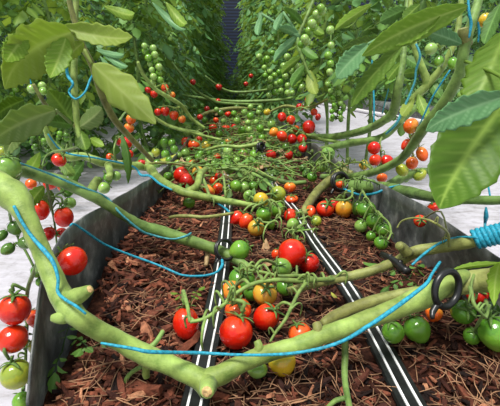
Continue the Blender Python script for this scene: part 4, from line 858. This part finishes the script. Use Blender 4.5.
fleaf(VU, (62, 27, .54), (132, 33, .50), 12, 'olive', arch=.16, fold=-.4, roll=.5, tone=.5, droop=.04, label='curled leaf pointing across the corner', **BIG)
fleaf(VU, (84, 42, .56), (66, 60, .55), 8, 'olive', arch=.1, fold=.3, roll=.3, tone=.35, **BIG)
fleaf(VS, (92, 64, .6), (156, 124, .58), 19, 'olive', petiole=[(84, 50, .6)], arch=.05, fold=.2, roll=-.15, tone=.72, peak=.65, lobes=3, nu=40, nv=6, serr=.26, label='yellowing thin leaf with a brown stalk')
fleaf(VU, (73, 124, .70), (48, 90, .66), 14, 'deep', arch=.15, fold=.3, roll=.2, tone=.6, **BIG)
fleaf(VU, (56, 110, .62), (-8, 142, .52), 18, 'grey', petiole=[(72, 124, .7)], arch=.12, fold=-.25, roll=.45, tone=.5, lobes=4, nu=40, nv=6, serr=.25, label='broad grey-green leaf over the red tomatoes')
fleaf(VU, (26, 112, .60), (6, 156, .56), 10, 'grey', arch=.1, fold=-.25, roll=.2, tone=.4, **BIG)
fleaf(VU, (24, 100, .62), (-6, 118, .56), 11, 'deep', arch=.1, fold=-.3, roll=.6, tone=.3, **BIG)
fleaf(VU, (78, 128, .70), (102, 108, .66), 11, 'grey', arch=.1, fold=.3, roll=.4, tone=.35, **BIG)
fleaf(VU, (76, 126, .70), (46, 122, .64), 8, 'mid', arch=.1, fold=.3, roll=.5, tone=.5, **BIG)
fleaf(VU, (80, 130, .70), (86, 150, .68), 8, 'deep', arch=.1, fold=.3, roll=.1, tone=.4, **BIG)
fleaf(V4, (122, 134, .8), (128, 184, .8), 5.5, 'mid', arch=-.12, fold=.5, roll=.6, tone=.55, **BIG)
fleaf(V4, (60, 160, .85), (74, 176, .82), 6.5, 'deep', arch=.1, fold=.2, roll=.4, tone=.5, **BIG)
fleaf(V4, (84, 162, .95), (70, 184, .9), 6, 'mid', arch=.1, fold=.2, roll=.3, tone=.5, **BIG)
fleaf(V4, (90, 138, .9), (104, 146, .9), 5, 'bright', arch=.1, fold=.2, roll=.2, tone=.9, **BIG)
fleaf(V3, (28, 172, .56), (40, 152, .6), 7, 'bright', arch=.1, fold=.2, roll=.2, tone=.8, **BIG)
fleaf(V3, (44, 186, .6), (28, 208, .58), 8, 'bright', arch=.1, fold=.2, roll=.3, tone=.5, **BIG)
fleaf(V3, (50, 190, .62), (48, 216, .66), 6, 'deep', arch=.1, fold=.2, roll=.3, tone=.5, **BIG)
for b_, t_, w_ in (((96, 46), (128, 66), 4), ((96, 50), (124, 54), 3.5), ((98, 44), (118, 40), 4), ((100, 56), (126, 82), 4), ((104, 6), (134, 14), 6), ((166, 2), (186, 24), 6), ((152, 2), (186, 29), 4)):
    fleaf(VS, (*b_, .9), (*t_, .86), w_, 'bright' if w_ == 6 else 'blue', arch=.2, fold=.4, roll=.4, tone=.6, nu=24, nv=4, serr=.15)
# right-hand plant
fleaf(V5, (468, 6, .58), (362, 56, .52), 15, 'bright', arch=.1, fold=-.35, roll=.45, tone=.5, lobes=7, nu=48, nv=6, serr=.14, label='long light green leaf slanting from the climbing vine')
fleaf(V5, (440, 14, .58), (395, 46, .56), 9, 'bright', arch=.06, fold=-.3, roll=-.3, tone=.4, **BIG)
fleaf(V5, (372, 4, .7), (335, 30, .66), 6, 'bright', arch=.08, fold=.3, roll=.3, tone=.75, **BIG)
fleaf(V5, (368, 44, .62), (337, 78, .56), 12, 'blue', petiole=[(402, 30, .66), (385, 36, .64)], arch=.12, fold=-.2, roll=.3, tone=.6, label='bluish green leaf with its tip hanging down', **BIG)
fleaf(V5, (402, 46, .66), (351, 107, .6), 11, 'deep', arch=.1, fold=-.35, roll=.5, tone=.6, label='narrow hanging leaf over the pale ground cloth', **BIG)
fleaf(V5, (386, 40, .7), (342, 50, .64), 8, 'deep', arch=.1, fold=-.3, roll=.4, tone=.3, **BIG)
fleaf(V5, (462, 44, .62), (428, 32, .60), 9, 'blue', arch=.1, fold=.25, roll=.2, tone=.35, **BIG)
fleaf(V5, (506, 30, .56), (468, 112, .56), 25, 'deep', arch=.12, fold=.25, roll=-.2, tone=.75, peak=.7, label='wide olive leaf at the frame edge', **BIG)
fleaf(V5, (512, 92, .48), (440, 204, .44), 40, 'deep', petiole=[(462, 60, .64), (500, 76, .54)], arch=.22, fold=-.28, roll=.15, tone=.35, peak=.66, lobes=6, nu=48, nv=7, serr=.12, droop=.03, label='huge drooping leaf with a pointed tip')
fleaf(V5, (506, 96, .47), (426, 131, .43), 17, 'blue', arch=.14, fold=-.2, roll=.35, tone=.45, peak=.6, label='bluish leaf face folded over the huge drooping leaf', **BIG)
fleaf(V5, (500, 4, .64), (484, 44, .62), 8, 'mid', arch=.1, fold=.2, roll=.2, tone=.5, **BIG)
fleaf(V5, (408, 8, .75), (380, 22, .72), 8, 'mid', arch=.1, fold=.2, roll=.2, tone=.5, **BIG)
fleaf(V5, (420, 4, .75), (404, 20, .72), 7, 'deep', arch=.1, fold=.2, roll=.2, tone=.3, **BIG)
fleaf(VY, (418, 94, 1.05), (428, 118, 1.0), 6, 'bright', arch=.1, fold=.2, roll=.2, tone=.5, **BIG)
fleaf(VY, (414, 98, 1.05), (402, 116, 1.0), 6, 'olive', arch=.1, fold=.2, roll=.2, tone=.7, **BIG)
fleaf(VY, (422, 72, 1.05), (404, 74, 1.0), 5, 'deep', arch=.1, fold=.2, roll=.2, tone=.5, **BIG)
fleaf(VY, (430, 80, 1.05), (442, 98, 1.0), 6, 'mid', arch=.1, fold=.2, roll=.2, tone=.5, **BIG)
fleaf(V8, (402, 62, 1.2), (388, 80, 1.15), 6, 'deep', arch=.1, fold=.2, roll=.3, tone=.5, **BIG)
fleaf(V8, (404, 56, 1.2), (420, 66, 1.15), 6, 'mid', arch=.1, fold=.2, roll=.3, tone=.5, **BIG)
fleaf(V2, (500, 262, .30), (494, 306, .31), 8, 'bright', arch=.2, fold=.3, roll=.2, tone=.9, **BIG)
fleaf(V7, (500, 263, .11), (452, 270, .1), 3.5, 'bright', arch=.1, fold=.4, roll=.3, tone=.6, **BIG)
for b_, t_, w_, m_ in (((304, 26), (284, 8), 4, 'mid'), ((300, 36), (279, 28), 5, 'blue'), ((300, 34), (274, 62), 5, 'blue'), ((302, 56), (282, 74), 5, 'deep'), ((310, 70), (316, 94), 7, 'olive'), ((306, 64), (292, 86), 5, 'mid'), ((299, 44), (318, 58), 5, 'mid'), ((306, 20), (324, 34), 5, 'deep'), ((283, 12), (276, 30), 4, 'blue'), ((262, 14), (258, 35), 4, 'blue')):
    fleaf(VH, (*b_, 1.5), (*t_, 1.44), w_, m_, arch=.15, fold=.35, roll=.35, tone=.6, nu=24, nv=4, serr=.2, petiole=[(300, 38, 1.5)] if b_[0] < 290 else None)
# small things lying on the bark
def small_leaf(label, b, t, w, mat, name='dry_leaf', cat='leaf', **kw):
    B = at(*b); Tp = at(*t); bm = bmesh.new(); ax = Tp - B
    leaf(bm, B, Tp, ax.cross(V((kw.pop('lean', .2), -.5, 1))), w * depth(B) / F, nu=16, nv=3, **kw)
    o = build(name, bm, LEAF[mat], None, B.copy()); tag(o, label, cat); return o
small_leaf('dry beige leaf lying on the bark beside the big shiny red tomato', (266, 238, .012), (276, 262, .03), 6.5, 'dead', arch=.15, fold=.4, tone=.9)
small_leaf('pale curled leaf on the bark in front of the bare stalk', (168, 221, .02), (180, 227, .024), 4, 'grey', arch=.2, fold=.3, tone=1)
small_leaf('yellow leaf scrap on dark bark by the second tape', (331, 292, .012), (338, 298, .008), 2, 'yellow', arch=.1, fold=.3, tone=.5)
small_leaf('yellow-green leaf lying among stems by the trough wall', (160, 160, .05), (176, 154, .06), 5, 'yellow', arch=.1, fold=.3, tone=.3)
def weed(label, base, spots, mat='mid', L=.03):
    rr = random.Random(base[0]); B = at(*base); bm = bmesh.new()
    for dx, dy, dz in spots: compound(bm, B, V((dx, dy, dz)), L * rr.uniform(.8, 1.2), rr, 2, 6, 2, .6, .3, .0009)
    o = build('weed', bm, LEAF[mat], None, B.copy()); tag(o, label, 'weed')
weed('small green sprig on the bark below the pale vine', (90, 349, .012), [(-.7, .4, .5), (.8, .3, .4), (0, -.5, .6)], 'mid', .034)
weed('small curled green sprig against the front of the trough wall', (62, 352, .012), [(0, .8, .8), (.2, -.9, .4)], 'mid', .036)
weed('feathery green sprig under the lumpy black clip', (408, 280, .02), [(-.6, .4, .5), (.6, .6, .4), (0, -.8, .4), (-.8, -.4, .3)], 'mid', .05)
weed('light green sprig on the bark near the lone red tomato', (190, 304, .012), [(-.6, .4, .6), (.4, .6, .7)], 'deep', .034)

# ---------------------------------------------------------------- the rows of plants
rr = random.Random(5)
def plant_meshes(seed, h0, h1, lean, mat, spread_, n, Lr=(.16, .3), detail=(5, 1)):
    q = random.Random(seed); bs = bmesh.new()
    pts = [V((lean * (u * 1.2) + q.uniform(-.03, .03), q.uniform(-.04, .04), (h1 + .05) * u)) for u in (0, .2, .4, .6, .8, 1)]
    tube(bs, pts, [.007, .008, .008, .007, .006, .003], 7, 4, .1)
    ms = bpy.data.meshes.new('stem'); bs.to_mesh(ms); bs.free(); ms.polygons.foreach_set('use_smooth', [True] * len(ms.polygons)); ms.materials.append(STEM['green'])
    bl = bmesh.new(); P = spline(pts, [1] * 6, 8)[0]
    for i in range(n):
        z = h0 + (h1 - h0) * (i + q.random()) / n; p = min(P, key=lambda v: abs(v.z - z)); a = i * 2.4 + q.uniform(-.5, .5)
        d = V((math.cos(a), math.sin(a), q.uniform(-.1, .7)))
        compound(bl, p, d, q.uniform(*Lr) * spread_, q, 3, detail[0], detail[1], q.uniform(.15, .85), q.uniform(.3, .9), .0018, .4)
    ml = bpy.data.meshes.new('foliage'); bl.to_mesh(ml); bl.free(); ml.polygons.foreach_set('use_smooth', [True] * len(ml.polygons)); ml.materials.append(LEAF[mat])
    return ms, ml
VARL = [plant_meshes(40 + i, .06, 1.0, .03, ['mid', 'far'][i % 2], 1, 64, (.10, .19)) for i in range(4)]
VARR = [plant_meshes(60 + i, .34, 1.1, .02, ['mid', 'far', 'deep'][i % 3], 1, 54, (.10, .19)) for i in range(4)]
VARF = [plant_meshes(80 + i, .03, 1.7, .0, 'far', 1.25, 64, (.12, .22), detail=(4, 1)) for i in range(4)]
VART = [plant_meshes(100 + i, .06, 2.2, .03, ['far', 'mid'][i % 2], 1.15, 120, (.12, .2), detail=(4, 1)) for i in range(4)]
def row_plant(var, x, y, label, group, rz, s=1.0):
    ms, ml = var
    o = bpy.data.objects.new('tomato_plant', None); C.objects.link(o); o.location = (x, y, GZ); o.rotation_euler = (0, 0, rz); o.scale = (s, s, s)
    f = bpy.data.objects.new('stem', ms); C.objects.link(f); f.parent = o
    f = bpy.data.objects.new('foliage', ml); C.objects.link(f); f.parent = o; f['kind'] = 'stuff'
    tag(o, label, 'tomato plant', group); return o
y = 2.0; i = 0
while y < 8.6:
    row_plant((VARL if y < 3.6 else VART)[i % 4], -.46 + rr.uniform(-.04, .05) + .12 * min(1, max(0, (y - 2.5) / 2.5)), y, 'leafy plant in the dense row along the trough, left of the dark blue gap', 'plants along the left trough edge', rr.uniform(0, 6.28), rr.uniform(.9, 1.15) )
    y += .2 + .03 * y; i += 1
y = 1.55; i = 0
while y < 8.6:
    row_plant((VARR if y < 2.6 else VARL if y < 3.6 else VART)[i % 4], .52 + rr.uniform(-.05, .06) - .12 * min(1, max(0, (y - 2.2) / 1.5)), y, 'leafy plant in the dense row along the trough, right of the dark blue gap', 'plants along the right trough edge', rr.uniform(0, 6.28), rr.uniform(.9, 1.1))
    y += .2 + .03 * y; i += 1
for (x0, ys, ye, st, lab, grp) in ((-1.38, 1.5, 8.8, .28, 'bushy plant in the row beyond the white cloth, past the corner leaves', 'row beyond the left ground cloth'), (-2.9, 2.4, 8.8, .5, 'bushy plant in the outer row glimpsed behind the corner leaves', 'outer row past the left ground cloth'), (2.45, 1.6, 8.8, .32, 'bushy plant in the row beyond the white cloth, past the climbing vine', 'row beyond the right ground cloth'), (3.7, 3, 8.8, .5, 'bushy plant in the outer row glimpsed behind the climbing vine', 'outer row past the right ground cloth')):
    y = ys; i = 0
    while y < ye:
        row_plant(VARF[i % 4], x0 + rr.uniform(-.1, .1), y, lab, grp, rr.uniform(0, 6.28), rr.uniform(.9, 1.15)); y += st * rr.uniform(.85, 1.15); i += 1
for x, y in ((-.62, 1.5), (-.72, 1.8), (-.8, 1.35), (-.75, 2.15), (-1.0, 2.3), (-1.0, 1.85)):
    row_plant((VARR if y < 1.6 else VARL)[int(y * 20) % 4], x, y, 'tall leafy plant standing on the white cloth behind the corner leaves', 'plants on the cloth behind the corner leaves', rr.uniform(0, 6.28), .85)
# plants at the far end of the bed itself, in front of the end wall
for x, y in ((-.2, 5.2), (-.16, 6.0), (.0, 6.6), (-.2, 6.9), (.3, 5.0), (.34, 5.8), (.3, 6.7), (.12, 7.3), (-.05, 7.9), (.3, 7.8), (.06, 4.6), (.1, 5.6)):
    row_plant(VARL[int(y * 10) % 4], x, y, 'low leafy plant closing the far end of the trough below the dark blue gap', 'plants at the far trough end', rr.uniform(0, 6.28), .55 if -.1 < x < .2 else 1.1)
# black trough edge and heating pipe of the next row
bm = bmesh.new(); tube(bm, [V((2.2, 1.5, GZ + .09)), V((2.2, 8.8, GZ + .09))], .09, 12, 4)
tag(build('growing_trough', bm, FILM, None, V((2.2, 1.5, GZ))), 'dark film trough of the next row beyond the pale ground cloth', 'planter')
bm = bmesh.new(); tube(bm, [V((1.98, 2.5, GZ + .03)), V((1.98, 6, GZ + .03)), V((1.98, 8.8, GZ + .03))], .025, 10, 4)
tag(build('heating_pipe', bm, m_plain('pipe_white', (224, 222, 226), .4, .4, .05), None, V((1.98, 2.5, GZ))), 'white pipe lying on the cloth before the dark trough', 'pipe')
bm = bmesh.new(); tube(bm, [V((-1.45, 1., GZ + .08)), V((-1.45, 8.8, GZ + .08))], .08, 12, 4)
tag(build('growing_trough', bm, FILM, None, V((-1.45, 1, GZ))), 'dark film trough of the next row glimpsed under the grey leaf', 'planter')
